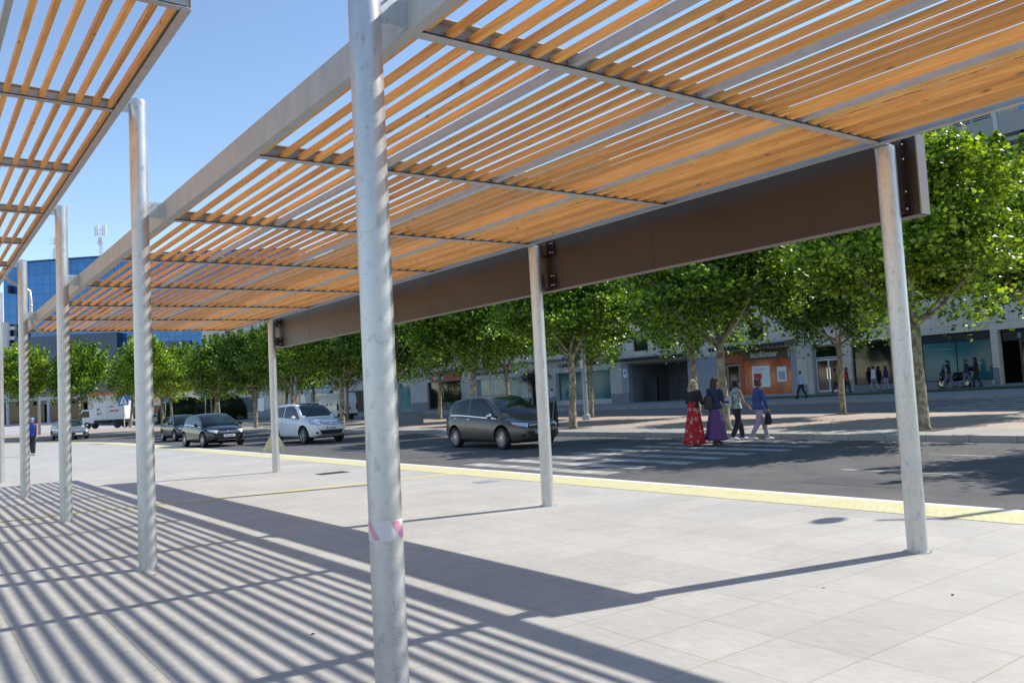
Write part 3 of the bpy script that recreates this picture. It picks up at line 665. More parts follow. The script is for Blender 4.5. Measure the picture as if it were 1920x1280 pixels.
    # wheels
    for xx in (xf, xr):
        for s in (1, -1):
            wc = (xx, s*(hw-.115), wr)
            mb = MB(); mb.lathe((xx, s*(hw-.22), wr), (0, s, 0), [(0, wr*.7), (.005, wr*.92), (.03, wr), (.17, wr), (.20, wr*.93), (.205, wr*.72), (.19, wr*.70), (.10, wr*.68)], 28)
            wh = mb.build('wheel', 'black', root, smooth=40)
            mb = MB(); mb.lathe((xx, s*(hw-.22), wr), (0, s, 0), [(.12, wr*.69), (.19, wr*.71), (.197, wr*.69), (.19, wr*.66), (.13, wr*.64)], 28)
            y0 = s*(hw-.045)
            ns = {'multi': 15, 'five': 5, 'ten': 10}[rims]
            for k in range(ns):
                a = 2*math.pi*k/ns; ca, sa = math.cos(a), math.sin(a); wd = {15: .010, 5: .042, 10: .015}[ns]
                mb.obox((xx+ca*wr*.37, y0-s*.01, wr+sa*wr*.37), (ca, 0, sa), (0, 1, 0), (-sa, 0, ca), wr*.32, .014, wd)
            mb.lathe((xx, y0-s*.03, wr), (0, s, 0), [(0, wr*.2), (.03, wr*.2), (.035, wr*.12)], 16)
            mb.build('rim', 'rim', wh, smooth=35)
    # under-tray keeps the light out
    mb = MB(); mb.box(-hl+.35, -hw+.3, ride-.01, hl-.55, hw-.3, ride+.06); mb.build('underbody', 'black', root)
    return root
MT['glass_car'] = pm('car_side_glass', (.004, .007, .013), .04, 0, .3, .9, spec=.35)
MT['glass_screen'] = pm('windscreen_glass', (.008, .016, .015), .03, 0, .8, 2.2, spec=.35)
MT['chrome'] = pm('chrome', (.75, .76, .78), .12, 1.); MT['rim'] = pm('alloy_rim', (.50, .51, .53), .28, .85)
MT['headlamp'] = pm('headlamp_glass', (.55, .60, .66), .08, .2, .35, 14, spec=1); MT['taillamp'] = pm('taillamp_red', (.28, .008, .010), .12)
p_brown = carpaint('grey_brown_paint', (.105, .094, .092)); p_white = carpaint('white_paint', (.74, .75, .77), .0, .25)
p_black = carpaint('black_paint', (.003, .0035, .006), .0, .18); p_navy = carpaint('charcoal_paint', (.007, .008, .011), .0, .2)
p_silver = carpaint('silver_paint', (.30, .33, .38), .6, .3); p_silver2 = carpaint('light_silver_paint', (.42, .44, .47), .5)
S_ = -math.pi/2                                   # heading towards -Y
GC = 'cars driving down the near road'
cm = dict(belt=[(-2.19, 1.02), (-1.2, 1.02), (.6, .93), (1.3, .88), (2.19, .74)], hood=[(-2.19, 1.0), (-1.7, 1.08), (.6, 1.0), (1.02, 1.02), (1.5, .96), (1.95, .84), (2.19, .66)],
          roof=[(-1.9, 1.48), (-1.0, 1.60), (-.1, 1.63), (.35, 1.58)])
make_car('parked_car', (15.26, 21.34, -.03), S_-.03, 'grey-brown people carrier with chrome window trim stopped before the crossing, nearest of the cars', 'car', GC, p_brown, 4.38, 1.83, 1.63, ws=(1.28, .25), rw=(-2.05, -1.72), wr=.325, fo=.90, ro=.80, plate='3', rims='multi', trim='chrome_mirror', **cm)
tg = dict(belt=[(-2.21, 1.10), (-1.2, 1.09), (.6, 1.02), (1.3, .99), (2.21, .82)], hood=[(-2.21, 1.05), (-1.7, 1.1), (.6, 1.08), (1.0, 1.10), (1.6, 1.04), (2.0, .97), (2.21, .78)],
          roof=[(-2.0, 1.60), (-1.3, 1.66), (0, 1.69), (.3, 1.65)])
make_car('car', (14.25, 34.45, -.03), S_+.06, 'white sport utility car with dark sunroof, between the black hatchback and the grey-brown car', 'car', GC, p_white, 4.43, 1.81, 1.69, ws=(1.08, .30), rw=(-2.15, -1.88), wr=.355, fo=.92, ro=.86, plate='9159 BBZ', rims='five', sunroof=True, ride=.22, **tg)
mg = dict(belt=[(-2.15, 1.0), (-1.2, .98), (.6, .90), (1.3, .86), (2.15, .70)], hood=[(-2.15, .95), (-1.7, 1.02), (.6, .95), (1.0, .97), (1.5, .92), (1.95, .80), (2.15, .62)],
          roof=[(-1.9, 1.30), (-1.0, 1.43), (-.2, 1.47), (.25, 1.43)])
make_car('car', (11.35, 38.4, -.03), S_+.02, 'glossy black hatchback with silver bumper trim, in front of the charcoal car', 'car', GC, p_black, 4.30, 1.81, 1.47, ws=(1.22, .12), rw=(-2.05, -1.45), wr=.32, fo=.90, ro=.76, plate='1052 HNY', grille='v', rims='ten', trim=True, **mg)
fc = dict(belt=[(-2.1, .98), (-1.2, .95), (.6, .90), (1.3, .86), (2.1, .72)], hood=[(-2.1, .93), (-1.7, 1.0), (.6, .93), (1.0, .95), (1.5, .90), (1.9, .80), (2.1, .62)],
          roof=[(-1.9, 1.28), (-1.0, 1.40), (-.2, 1.44), (.25, 1.41)])
make_car('car', (12.75, 48.6, -.03), S_, 'charcoal older hatchback following behind the glossy black one', 'car', GC, p_navy, 4.2, 1.75, 1.44, ws=(1.15, .15), rw=(-2.0, -1.5), wr=.31, plate='', grille='v', rims='five', **fc)
# ------------------------------------------------------------------ people (local frame: facing +x, z up, 1.70 tall before scaling)
def remesh(mb, name, mat, parent, voxel, smooth_it=4, scale=1.):
    o = mb.build('tmp', mat)
    m = o.modifiers.new('r', 'REMESH'); m.mode = 'VOXEL'; m.voxel_size = voxel
    s = o.modifiers.new('s', 'SMOOTH'); s.iterations = smooth_it; s.factor = .5
    dg = bpy.context.evaluated_depsgraph_get(); me = bpy.data.meshes.new_from_object(o.evaluated_get(dg)); bpy.data.objects.remove(o)
    me.name = name; me.polygons.foreach_set('use_smooth', [True]*len(me.polygons))
    ob = bpy.data.objects.new(name, me); col.objects.link(ob); ob.parent = parent; return ob
def cap(mb, a, b, ra, rb, n=12):
    mb.tube([a, b], [ra, rb], n); mb.ell(a, ra, n, 8); mb.ell(b, rb, n, 8)
def ering(c, rx, ry, n=20, tilt=0.): return [(c[0]+rx*math.cos(2*math.pi*k/n), c[1]+ry*math.sin(2*math.pi*k/n), c[2]+tilt*math.cos(2*math.pi*k/n)) for k in range(n)]
PAL = {'skin': (.42, .24, .16), 'hair_blonde': (.34, .25, .15), 'hair_brown': (.045, .025, .015), 'hair_dark': (.012, .010, .009), 'hair_grey': (.20, .15, .11), 'hair_redbrown': (.075, .035, .02),
       'black': (.012, .012, .014), 'navy': (.018, .024, .075), 'purple': (.11, .045, .15), 'blue': (.035, .065, .22), 'mauve': (.40, .29, .36), 'white': (.60, .62, .66), 'shirt': (.42, .48, .62),
       'print': (.12, .26, .20), 'trouser': (.02, .02, .03), 'stripe': (.28, .30, .34), 'red': (.40, .03, .03), 'ochre': (.25, .17, .04), 'greyt': (.14, .14, .19), 'royal': (.02, .05, .30), 'shoe_white': (.62, .62, .62), 'tan': (.30, .20, .12), 'canvas': (.55, .52, .46), 'bagbrown': (.055, .035, .025), 'cap': (.10, .25, .45), 'grey': (.2, .2, .22)}
for k, c in PAL.items():
    MT['c_'+k] = pm('cloth_'+k if not k.startswith(('skin', 'hair')) else k, c, .8 if k != 'skin' else .55, 0, .12 if not k.startswith('hair') else .35, 9 if not k.startswith('hair') else 30, .15 if k != 'skin' else 0, 60)
MT['c_print'] = pm('leaf_print_fabric', (.03, .13, .09), .8, 0, 0, 17, c2=(.62, .64, .60), detail=3)
MT['c_stripe'] = pm('patterned_grey_fabric', (.10, .12, .16), .8, 0, 0, 22, c2=(.50, .50, .52), detail=1, stretch=(1, 1, .25))
def hand(mb, w_, dirv, side, curl=.5):
    d = Vector(dirv).normalized(); s = Vector((0, side, 0)); f = Vector((1, 0, 0)); w_ = Vector(w_)
    pc = w_+d*.045; mb.obox(pc, d, f, s, .045, .036, .013); cap(mb, w_, w_+d*.03, .024, .026, 8)
    for k, ln in enumerate((.070, .080, .075, .060)):
        b0 = w_+d*.085+f*(.028-.019*k); t = (d+s*-curl*.3).normalized(); e1 = b0+t*ln*.55; t2 = (d-s*curl*.9).normalized(); e2 = e1+t2*ln*.45
        cap(mb, b0-d*.01, e1, .0095, .0088, 6); cap(mb, e1, e2, .0088, .0072, 6)
    t0 = w_+d*.02+f*.03; t1 = t0+(f*.8+d).normalized()*.04; cap(mb, t0, t1, .012, .010, 6); cap(mb, t1, t1+(d-s*.3)*.028, .010, .008, 6)
def person(loc, heading, h, label, group=None, top='black', bottom='trousers', top_c='black', bot_c='black', hair_c='hair_brown', hair='long', shoe_c='black', stride=.25, arms=((.0, .3), (.0, .3)), sleeves='long', hem=.05, voxel=.012, skirt_r=.27, top_len=.88, holding=None, bag=None, hat=None, flare=1., lean=.02, belly=0):
    root = empty('person', loc, label, 'person', group, heading); k = h/1.70; root.scale = (k, k, k)
    st = stride; legs = []
    for s, ph in ((1, 1), (-1, -1)):                        # s=+1 left leg forward
        hip = Vector((0, s*.088, .88)); ank = Vector((ph*st+(0 if ph > 0 else -.03), s*.085, .085+(0 if ph > 0 else .05*min(1, st*4))))
        kn = (hip+ank)/2+Vector((.05+(.03 if ph < 0 else 0), 0, .0)); toe = ank+Vector((.15, s*.015, -.05 if ph > 0 else -.08))
        legs.append((hip, kn, ank, toe, s))
    ar = []
    for (s, (sw, bend_)) in zip((1, -1), arms):
        sh = Vector((lean, s*.175, 1.375)); el = sh+Vector((math.sin(sw)*.27, s*.045, -math.cos(sw)*.27)); wa = sw+bend_
        wr_ = el+Vector((math.sin(wa)*.235, -s*.01, -math.cos(wa)*.235)); ar.append((sh, el, wr_, s))
    B = MB()
    for hip, kn, ank, toe, s in legs:
        cap(B, hip, kn, .082, .052); cap(B, kn, kn+(ank-kn)*.35, .052, .055); cap(B, kn+(ank-kn)*.35, ank, .055, .036); cap(B, ank, toe-Vector((.05, 0, 0)), .036, .03); cap(B, ank+Vector((-.03, 0, -.04)), toe, .032, .026)
    B.loft([ering((0, 0, z), rx, ry) for z, rx, ry in ((.80, .09, .13), (.88, .115, .17), (.98, .105, .155), (1.08, .09, .13), (1.18, .10, .145), (1.30, .11, .165), (1.38, .095, .165), (1.43, .06, .09), (1.47, .05, .055))])
    for sh, el, wr_, s in ar:
        cap(B, sh, el, .048, .038); cap(B, el, wr_, .038, .024)
        hand(B, wr_, (wr_-el), s)
    hc = Vector((.03+lean, 0, 1.585)); cap(B, (.0+lean, 0, 1.44), (.015+lean, 0, 1.53), .052, .048)
    B.ell(hc, (.096, .076, .115)); B.ell(hc+Vector((.035, 0, -.05)), (.058, .055, .062)); B.ell(hc+Vector((.100, 0, -.012)), (.018, .013, .024))
    for s in (1, -1): B.ell(hc+Vector((.0, s*.078, -.01)), (.018, .010, .028)); B.ell(hc+Vector((.078, s*.045, -.03)), (.02, .02, .018))
    B.ell(hc+Vector((.088, 0, -.062)), (.014, .024, .008))
    body = remesh(B, 'body', 'c_skin', root, voxel)
    ey = MB()
    for s in (1, -1): ey.ell(hc+Vector((.086, s*.032, .012)), (.010, .014, .008), 8, 6)
    ey.build('eyes', 'c_hair_dark', root, smooth=True)
    # top garment
    T = MB(); bl = belly
    rows = [(top_len, .145+bl*.6, .20), (.98, .128+bl, .178), (1.08, .108+bl, .148), (1.18, .116+bl*.6, .158), (1.30, .126, .178), (1.38, .112, .182), (1.43, .082, .125), (1.475, .064, .074)]
    T.loft([ering((lean*max(0, (z-1)*2), 0, z), rx, ry) for z, rx, ry in rows if z >= top_len-.001])
    for sh, el, wr_, s in ar:
        if sleeves == 'long': cap(T, sh, el, .062, .052); cap(T, el, wr_+(wr_-el)*-.06, .050, .038)
        elif sleeves == 'short': cap(T, sh, sh+(el-sh)*.55, .064, .058)
        else: T.ell(sh+Vector((0, -s*.02, .0)), .052)
    remesh(T, {'jacket': 'jacket', 'shirt': 'shirt'}.get(top, 'top'), 'c_'+top_c, root, voxel)
    if bottom == 'skirt':
        n = 48; rings = []
        for i in range(15):
            t = i/14; z = (top_len+.14)*(1-t)+hem*t; r = .135+(skirt_r-.135)*t**1.15; fold = .045*t
            rings.append([((r*.88+fold*.5*math.cos(9*a+1.3*t*3))*math.cos(a)-.02*t, (r+fold*.5*math.cos(7*a-2*t))*math.sin(a), z+.012*math.cos(5*a)*t) for a in [2*math.pi*j/n for j in range(n)]])
        sk = MB(); sk.loft(rings); sk.build('skirt', bot_c if bot_c in MT else 'c_'+bot_c, root, smooth=True)
    else:
        L_ = MB(); L_.loft([ering((0, 0, z), rx, ry) for z, rx, ry in ((.80, .10, .15), (.88, .132, .186), (.98, .118, .17), (1.04, .105, .155))])
        for hip, kn, ank, toe, s in legs:
            cap(L_, hip, kn, .096, .070*flare); cap(L_, kn, ank+(kn-ank)*(.10), .070*flare, .056*flare**2)
        remesh(L_, 'trousers', bot_c if bot_c in MT else 'c_'+bot_c, root, voxel)
    for hip, kn, ank, toe, s in legs:
        sh_ = MB(); dr = (toe-ank); dr.z *= .7; hd = ank+Vector((-.055, 0, -.045))
        cap(sh_, hd, ank+dr*.5+Vector((0, 0, -.015)), .038, .040); cap(sh_, ank+dr*.5+Vector((0, 0, -.015)), toe+Vector((.03, 0, .005)), .040, .030); sh_.ell(ank+Vector((-.01, 0, -.02)), .046)
        remesh(sh_, 'shoe', 'c_'+shoe_c, root, .011)
    if hair != 'none':
        H = MB(); H.ell(hc+Vector((-.014, 0, .022)), (.105, .091, .110))
        if hair == 'long':
            H.loft([ering((hc.x-.045-.02*t, 0, hc.z+.03-.30*t), .075-.02*t, .092+.02*math.sin(t*3)-.02*t, 14) for t in (0, .25, .5, .75, 1)])
        if hair == 'wavy':
            r2 = random.Random(5)
            for _ in range(60): 
                a = r2.uniform(1.2, 5.08); t = r2.uniform(0, 1); H.ell(hc+Vector((-.02+math.cos(a)*(.07+.02*t), math.sin(a)*(.075+.045*t), .05-.27*t)), r2.uniform(.03, .048), 8, 6)
        if hair == 'short':
            r2 = random.Random(9)
            for _ in range(40):
                a = r2.uniform(1.0, 5.28); H.ell(hc+Vector((-.015+math.cos(a)*.075, math.sin(a)*.072, r2.uniform(-.05, .09))), r2.uniform(.028, .042), 8, 6)
        if hair == 'tail': H.tube([hc+Vector((-.09, 0, .05)), hc+Vector((-.15, 0, 0)), hc+Vector((-.15, 0, -.13)), hc+Vector((-.12, 0, -.2))], [.03, .04, .032, .012], 10)
        cutz = hc.z
        remesh(H, 'hair', 'c_'+hair_c, root, .012, 2)
    if hat:
        Hh = MB(); Hh.ell(hc+Vector((-.005, 0, .045)), (.112, .098, .085)); Hh.lathe(hc+Vector((.09, 0, .03)), (0, 0, 1), [(0, .07), (.012, .068)], 16); remesh(Hh, 'cap', 'c_'+hat, root, .012, 2)
    root['_k'] = k
    return root, ar, hc
def tobj(root, p):                                          # a local point of the person in world space
    kk = root['_k']; c, s = math.cos(root.rotation_euler[2]), math.sin(root.rotation_euler[2]); x, y, z = [a*kk for a in p]
    return Vector((root.location[0]+c*x-s*y, root.location[1]+s*x+c*y, root.location[2]+z))
def backpack(root, c, sz, colr, label, straps=True):
    L0 = tobj(root, (c[0], c[1], c[2])); b = empty('backpack', L0, label, 'backpack', None, root.rotation_euler[2]); kk = root['_k']; b.scale = (kk,)*3
    m = MB(); m.loft([ering((0-.0, 0, z), sz[0]*f, sz[1]*f, 16) for z, f in ((-sz[2], .75), (-sz[2]*.85, 1), (0, 1.04), (sz[2]*.8, .86), (sz[2], .6))]); remesh(m, 'bag_body', 'c_'+colr, b, .012, 3)
    m = MB(); m.loft([ering((-sz[0]*.75, 0, z), sz[0]*.55, sz[1]*.72, 12) for z in (-sz[2]*.7, -sz[2]*.05)]); m.build('pocket', 'c_'+colr, b, smooth=40)
    m = MB()
    if straps:
        for s in (1, -1): m.tube([(sz[0]*.4, s*sz[1]*.45, sz[2]*.85), (sz[0]*1.1+.02, s*sz[1]*.6, sz[2]+.10), (sz[0]+.15, s*sz[1]*.65, sz[2]+.12), (sz[0]+.25, s*sz[1]*.75, sz[2]-.03)], .013, 8)
    m.tube([(0, -.03, sz[2]*.95), (0, -.02, sz[2]+.05), (0, .02, sz[2]+.05), (0, .03, sz[2]*.95)], .008, 6)
    m.build('strap', 'c_'+colr, b, smooth=True)
    return b
del_k = []
W4 = None
G1 = 'women walking over the crossing'
p1, a1, h1 = person((17.0, 14.9, -.03), .10, 1.77, 'blonde woman in black cardigan and red floral maxi skirt, seen from behind', G1, top_c='black', bottom='skirt', bot_c='floral', hair_c='hair_blonde', hair='wavy', stride=.14, arms=((.15, 1.1), (.15, 1.1)), top_len=.98, hem=.055, skirt_r=.30, shoe_c='tan', voxel=.010)
p2, a2, h2 = person((17.4, 14.5, -.03), .05, 1.79, 'dark-haired woman in navy jacket and long purple skirt, with a brown backpack', G1, top='jacket', top_c='navy', bottom='skirt', bot_c='purple', hair_c='hair_brown', hair='long', stride=.17, arms=((.1, 1.3), (.1, 1.3)), top_len=.90, hem=.13, skirt_r=.30, shoe_c='bagbrown', voxel=.010)
backpack(p2, (-.17, .07, 1.08), (.07, .13, .17), 'bagbrown', 'brown backpack on the back of the woman in the purple skirt')
p3, a3, h3 = person((18.85, 14.95, -.03), -.35, 1.70, 'short-haired woman in green leaf-print sleeveless top and black cropped trousers', G1, top_c='print', bot_c='trouser', hair_c='hair_dark', hair='short', stride=.20, arms=((.0, .25), (.25, .5)), sleeves='none', top_len=.90, shoe_c='shoe_white', flare=1.12, voxel=.010)
MTH = MB(); MTH.ell((h3.x-.02, 0, h3.z+.075), (.085, .075, .05)); remesh(MTH, 'hair', 'c_hair_grey', p3, .012, 2)
backpack(p3, (-.18, .05, 1.10), (.055, .125, .16), 'canvas', 'cream canvas backpack on the woman in the leaf-print top')
p4, a4, h4 = person((18.9, 14.25, -.03), -.45, 1.69, 'woman in blue denim jacket and mauve trousers carrying a black bag', G1, top='jacket', top_c='blue', bot_c='mauve', hair_c='hair_redbrown', hair='short', stride=.27, arms=((-.1, .2), (.22, .15)), top_len=.86, shoe_c='shoe_white', flare=1.05, voxel=.010)
wpt = tobj(p4, a4[1][2]+Vector((0, 0, -.08)))
b = empty('handbag', (wpt.x, wpt.y, wpt.z-.20), 'black backpack hanging from the hand of the woman in the denim jacket', 'bag', None, -.45)
m = MB(); m.loft([ering((.0, 0, z), .10*f, .075*f, 16) for z, f in ((-.17, .7), (-.14, 1.05), (0, 1), (.10, .85), (.14, .5))]); remesh(m, 'bag_body', 'c_black', b, .012, 3)
m = MB(); m.tube([(-.03, 0, .12), (-.02, 0, .20), (.02, 0, .20), (.03, 0, .12)], .008, 6); m.tube([(-.07, 0, -.12), (-.16, .02, -.22), (-.12, 0, -.30)], .009, 6); m.build('strap', 'c_black', b, smooth=True)
b = person((4.62, 42.1, .0), -2.0, 1.66, 'woman in blue vest top, leggings and blue cap half hidden by a post, far left', None, top_c='royal', bot_c='trouser', hair_c='hair_dark', hair='long', stride=.12, sleeves='none', hat='cap', shoe_c='grey', arms=((.1, .2), (-.1, .2)))
GB = 'passers-by on the far pavement'
def far(px_, py_, hd, h, label, **kw): return person((px_, py_, pz(px_, py_)), hd, h, label, GB, voxel=.018, **kw)
far(45.6, 31.0, 1.65, 1.76, 'man in pale blue shirt and dark trousers walking past the glass double doors', top='shirt', top_c='shirt', bot_c='trouser', hair_c='hair_grey', hair='short', stride=.26, arms=((.2, .3), (-.2, .3)), belly=.02)
far(50.2, 31.5, -1.3, 1.68, 'long-haired woman in ochre top and black trousers beside the glass double doors', top_c='ochre', bot_c='trouser', hair_c='hair_dark', stride=.2)
far(50.3, 30.75, -1.3, 1.70, 'person in red top mostly hidden behind the thin tree trunk', top_c='red', bot_c='trouser', hair_c='hair_brown', stride=.16)
far(50.3, 28.8, 1.6, 1.66, 'woman dressed all in white in front of the dark end of the large window', top='shirt', top_c='white', bot_c='white', hair_c='hair_brown', hair='short', stride=.26, shoe_c='red')
far(50.5, 28.1, 1.6, 1.62, 'person in blue top and patterned grey trousers beside the woman in white', top_c='navy', bot_c='stripe', hair_c='hair_dark', stride=.12)
far(50.9, 27.6, 1.6, 1.72, 'long-haired woman in black right behind the person in patterned trousers', top_c='black', bot_c='black', hair_c='hair_dark', stride=.15)
far(49.9, 23.9, 1.7, 1.70, 'dark-haired woman in black top and grey flared trousers in front of the scooter', top_c='black', bot_c='greyt', hair_c='hair_dark', hair='tail', stride=.28, sleeves='short', flare=1.15)
far(50.0, 22.9, 1.7, 1.66, 'woman in navy top and grey trousers walking behind the scooter', top_c='navy', bot_c='greyt', hair_c='hair_redbrown', hair='short', stride=.24)
far(50.2, 22.45, 1.7, 1.74, 'tall long-haired woman in black, rightmost of the walkers', top_c='black', bot_c='black', hair_c='hair_dark', stride=.16)
far(49.9, 64.5, 2.4, 1.72, 'white-shirted person standing by the dark entrance of the clinic, above the grey car', top='shirt', top_c='white', bot_c='trouser', hair_c='hair_grey', hair='short', stride=.05)
far(50.8, 63.0, 1.6, 1.70, 'person in grey-blue standing inside the dark clinic entrance', top_c='shirt', bot_c='greyt', hair_c='hair_brown', hair='short', stride=.05)
far(49.8, 61.0, 1.6, 1.68, 'woman in white top and black-and-white trousers right of the clinic entrance', top='shirt', top_c='white', bot_c='stripe', hair_c='hair_dark', hair='short', stride=.1)
for o in list(col.objects):
    if '_k' in o: del o['_k']
# ------------------------------------------------------------------ buildings
FX = 52.0
def wall(mb, X, ylo, yhi, z0, z1, ops, d=.35, sgn=-1):
    """wall in the plane x=X facing -x, openings (ylo, yhi, zlo, zhi) with reveals d deep; a solid block behind"""
    ys = sorted({ylo, yhi}|{min(max(v, ylo), yhi) for o in ops for v in o[:2]}); zs = sorted({z0, z1}|{min(max(v, z0), z1) for o in ops for v in o[2:4]})
    for a, b in zip(ys[:-1], ys[1:]):
        for c, e in zip(zs[:-1], zs[1:]):
            my, mz = (a+b)/2, (c+e)/2
            if any(o[0] < my < o[1] and o[2] < mz < o[3] for o in ops): continue
            mb.quad((X, a, c), (X, a, e), (X, b, e), (X, b, c))
    for o in ops:
        a, b, c, e = max(o[0], ylo), min(o[1], yhi), max(o[2], z0), min(o[3], z1)
        mb.quad((X, a, c), (X+d, a, c), (X+d, a, e), (X, a, e)); mb.quad((X, b, c), (X, b, e), (X+d, b, e), (X+d, b, c))
        mb.quad((X, a, e), (X+d, a, e), (X+d, b, e), (X, b, e)); mb.quad((X, a, c), (X, b, c), (X+d, b, c), (X+d, a, c))
def shell(mb, X, X2, ylo, yhi, z0, z1):                     # sides, back and roof
    mb.quad((X, ylo, z0), (X2, ylo, z0), (X2, ylo, z1), (X, ylo, z1)); mb.quad((X, yhi, z0), (X, yhi, z1), (X2, yhi, z1), (X2, yhi, z0))
    mb.quad((X2, ylo, z0), (X2, yhi, z0), (X2, yhi, z1), (X2, ylo, z1)); mb.quad((X, ylo, z1), (X2, ylo, z1), (X2, yhi, z1), (X, yhi, z1))
def pane_part(parent, off, nm, y0, y1, z0, z1, glass, frame, X=FX, d=.30, nv=1, nh=1, fw=.06):
    fb = MB(); xx = X+d-.02
    for i in range(nv+1):
        yc = y0+(y1-y0)*i/nv; yc = min(max(yc, y0+fw/2), y1-fw/2); fb.box(xx-.04, yc-fw/2, z0, xx+.03, yc+fw/2, z1)
    for i in range(nh+1):
        zc = z0+(z1-z0)*i/nh; zc = min(max(zc, z0+fw/2), z1-fw/2); fb.box(xx-.037, y0, zc-fw/2, xx+.027, y1, zc+fw/2)
    f = fb.build(nm, frame, parent, off=off)
    pb = MB(); pb.box(xx, y0+.003, z0+.003, xx+.02, y1-.003, z1-.003); pb.build('pane', glass, f, off=off); return f
RV, UV = (0, -1, 0), (0, 0, 1)
# --- right building: stone ground floor, balconies above
O = (FX, 12, 0); BR = empty('office_building', O, 'modern stone-clad building with long teal shop window and balcony storeys, right edge', 'building')
ops = [(32.2, 34.8, .3, 3.9), (22.3, 31.35, .98, 3.95), (10.5, 21.9, .4, 3.9)]
mb = MB(); wall(mb, FX, 4, 35.6, 0, 6.2, ops, .5); shell(mb, FX, FX+14, 4, 35.6, 0, 6.2); mb.build('ground_floor_wall', 'stone', BR, off=O, fixn=False)
mb = MB(); mb.box(FX-.02, 31.4, 0, FX-.001, 32.2, 1.35); mb.box(FX-.02, 21.95, 0, FX-.001, 22.28, 1.7); mb.box(FX-.02, 34.85, 0, FX-.001, 35.6, 1.2); mb.box(FX-.02, 22.4, 0, FX-.001, 31.3, .97); mb.build('plinth', 'plinth', BR, off=O)
d = pane_part(BR, O, 'double_door', 32.25, 34.3, .6, 2.95, 'glass_dark', 'frame', nv=2, d=.42, fw=.14); pane_part(BR, O, 'transom_window', 32.25, 34.3, 3.0, 3.88, 'glass_dark', 'frame', d=.42, fw=.07)
mb = MB(); mb.box(FX+.33, 33.15, 1.5, FX+.37, 33.2, 2.3); mb.box(FX+.33, 33.38, 1.5, FX+.37, 33.43, 2.3); mb.build('handle', 'chrome', d, off=O)
mb = MB(); mb.box(FX+.05, 34.35, .3, FX+.45, 34.8, 3.9); mb.build('door_pier', 'stone2', BR, off=O)
pane_part(BR, O, 'shop_window', 28.6, 31.3, 1.0, 3.9, 'glass_dark', 'bronze', d=.30)
s = pane_part(BR, O, 'shop_window', 22.35, 28.55, 1.0, 3.45, 'glass_teal', 'darkmetal', d=.22, nv=3, fw=.04)
mb = MB(); mb.box(FX+.15, 22.35, 3.46, FX+.25, 28.55, 3.94); mb.build('blind_box', 'black', BR, off=O)
for (a, b_, c, e) in ((24.6, 26.0, 2.95, 3.0), (26.6, 27.5, 3.05, 3.09), (22.9, 23.4, 2.0, 2.05)): mb = MB(); mb.box(FX+.185, a, c, FX+.195, b_, e); mb.build('window_sticker', 'glass_pale', s, off=O)
d = pane_part(BR, O, 'entrance_door', 17.5, 20.9, .75, 3.2, 'glass_dark', 'bronze', d=.45, nv=3, fw=.10); pane_part(BR, O, 'side_window', 10.6, 17.4, .75, 3.85, 'glass_dark', 'bronze', d=.47, nv=4)
mb = MB(); mb.box(FX+.35, 17.5, 3.22, FX+.45, 21.8, 3.88); nb = mb.build('door_panel', 'darkmetal', BR, off=O); text('house_number', '8', .42, 'lamp', nb, (FX+.34, 20.95, 3.35), RV, UV, O, .01)
mb = MB(); mb.tube([(FX-.08, 35.35, 4.2), (FX-.08, 35.35, 12)], .05, 8); mb.tube([(FX-.08, 34.75, 4.0), (FX-.08, 34.75, 12)], .05, 8); mb.build('downpipe', 'darkmetal', BR, off=O)
for fl in range(5):
    zf = 6.2+fl*2.95+(0 if fl == 0 else .0)
    zt_ = zf+2.95; yh = 35.6
    mb = MB(); mb.box(FX+1.3, 4, zf, FX+1.5, yh, zt_-.25); mb.build('recessed_wall', 'stone2', BR, off=O)
    mb = MB(); mb.box(FX-.05, 4, zt_-.25, FX+1.5, yh, zt_); mb.build('floor_slab', 'balcony', BR, off=O)
    mb = MB(); mb.box(FX-.02, 4, zf+.25, FX+.04, yh, zf+1.45); mb.build('balcony_panel', 'balcony', BR, off=O)
    mb = MB(); mb.tube([(FX, 4, zf-.55), (FX, yh, zf-.55)], .03, 8); mb.tube([(FX, 4, zf+1.56), (FX, yh, zf+1.56)], .022, 8); mb.build('handrail', 'frame', BR, off=O, smooth=True)
    for yc in (6.5, 13.5, 17.2, 20.95, 24.85, 31.3): mb = MB(); mb.box(FX-.06, yc-.12, zf+.001, FX+.1, yc+.12, zt_-.252); mb.build('column', 'lamp', BR, off=O)
    for j, (a, b_) in enumerate(((7.2, 9.6), (14.2, 16.6), (18., 20.2), (21.6, 24.0), (25.6, 28.4), (29.2, 31), (32.2, 34.6))):
        pane_part(BR, O, 'window', a, b_, zf+.05, zf+2.35, 'glass_blue' if (fl == 3 and j == 2) else 'glass_dark', 'frame', X=FX+1.0, d=.28, nv=2)
mb = MB(); mb.box(FX+1.5, 4, 6.2, FX+14, 35.6, 20.9); mb.box(FX-.1, 4, 20.95, FX+14.1, 35.6, 21.35); mb.build('upper_block', 'stone2', BR, off=O)
mb = MB(); mb.box(FX+.9, 18.2, 15.4, FX+1.25, 19.0, 17.0); mb.build('curtain', 'orange_frame', BR, off=O)
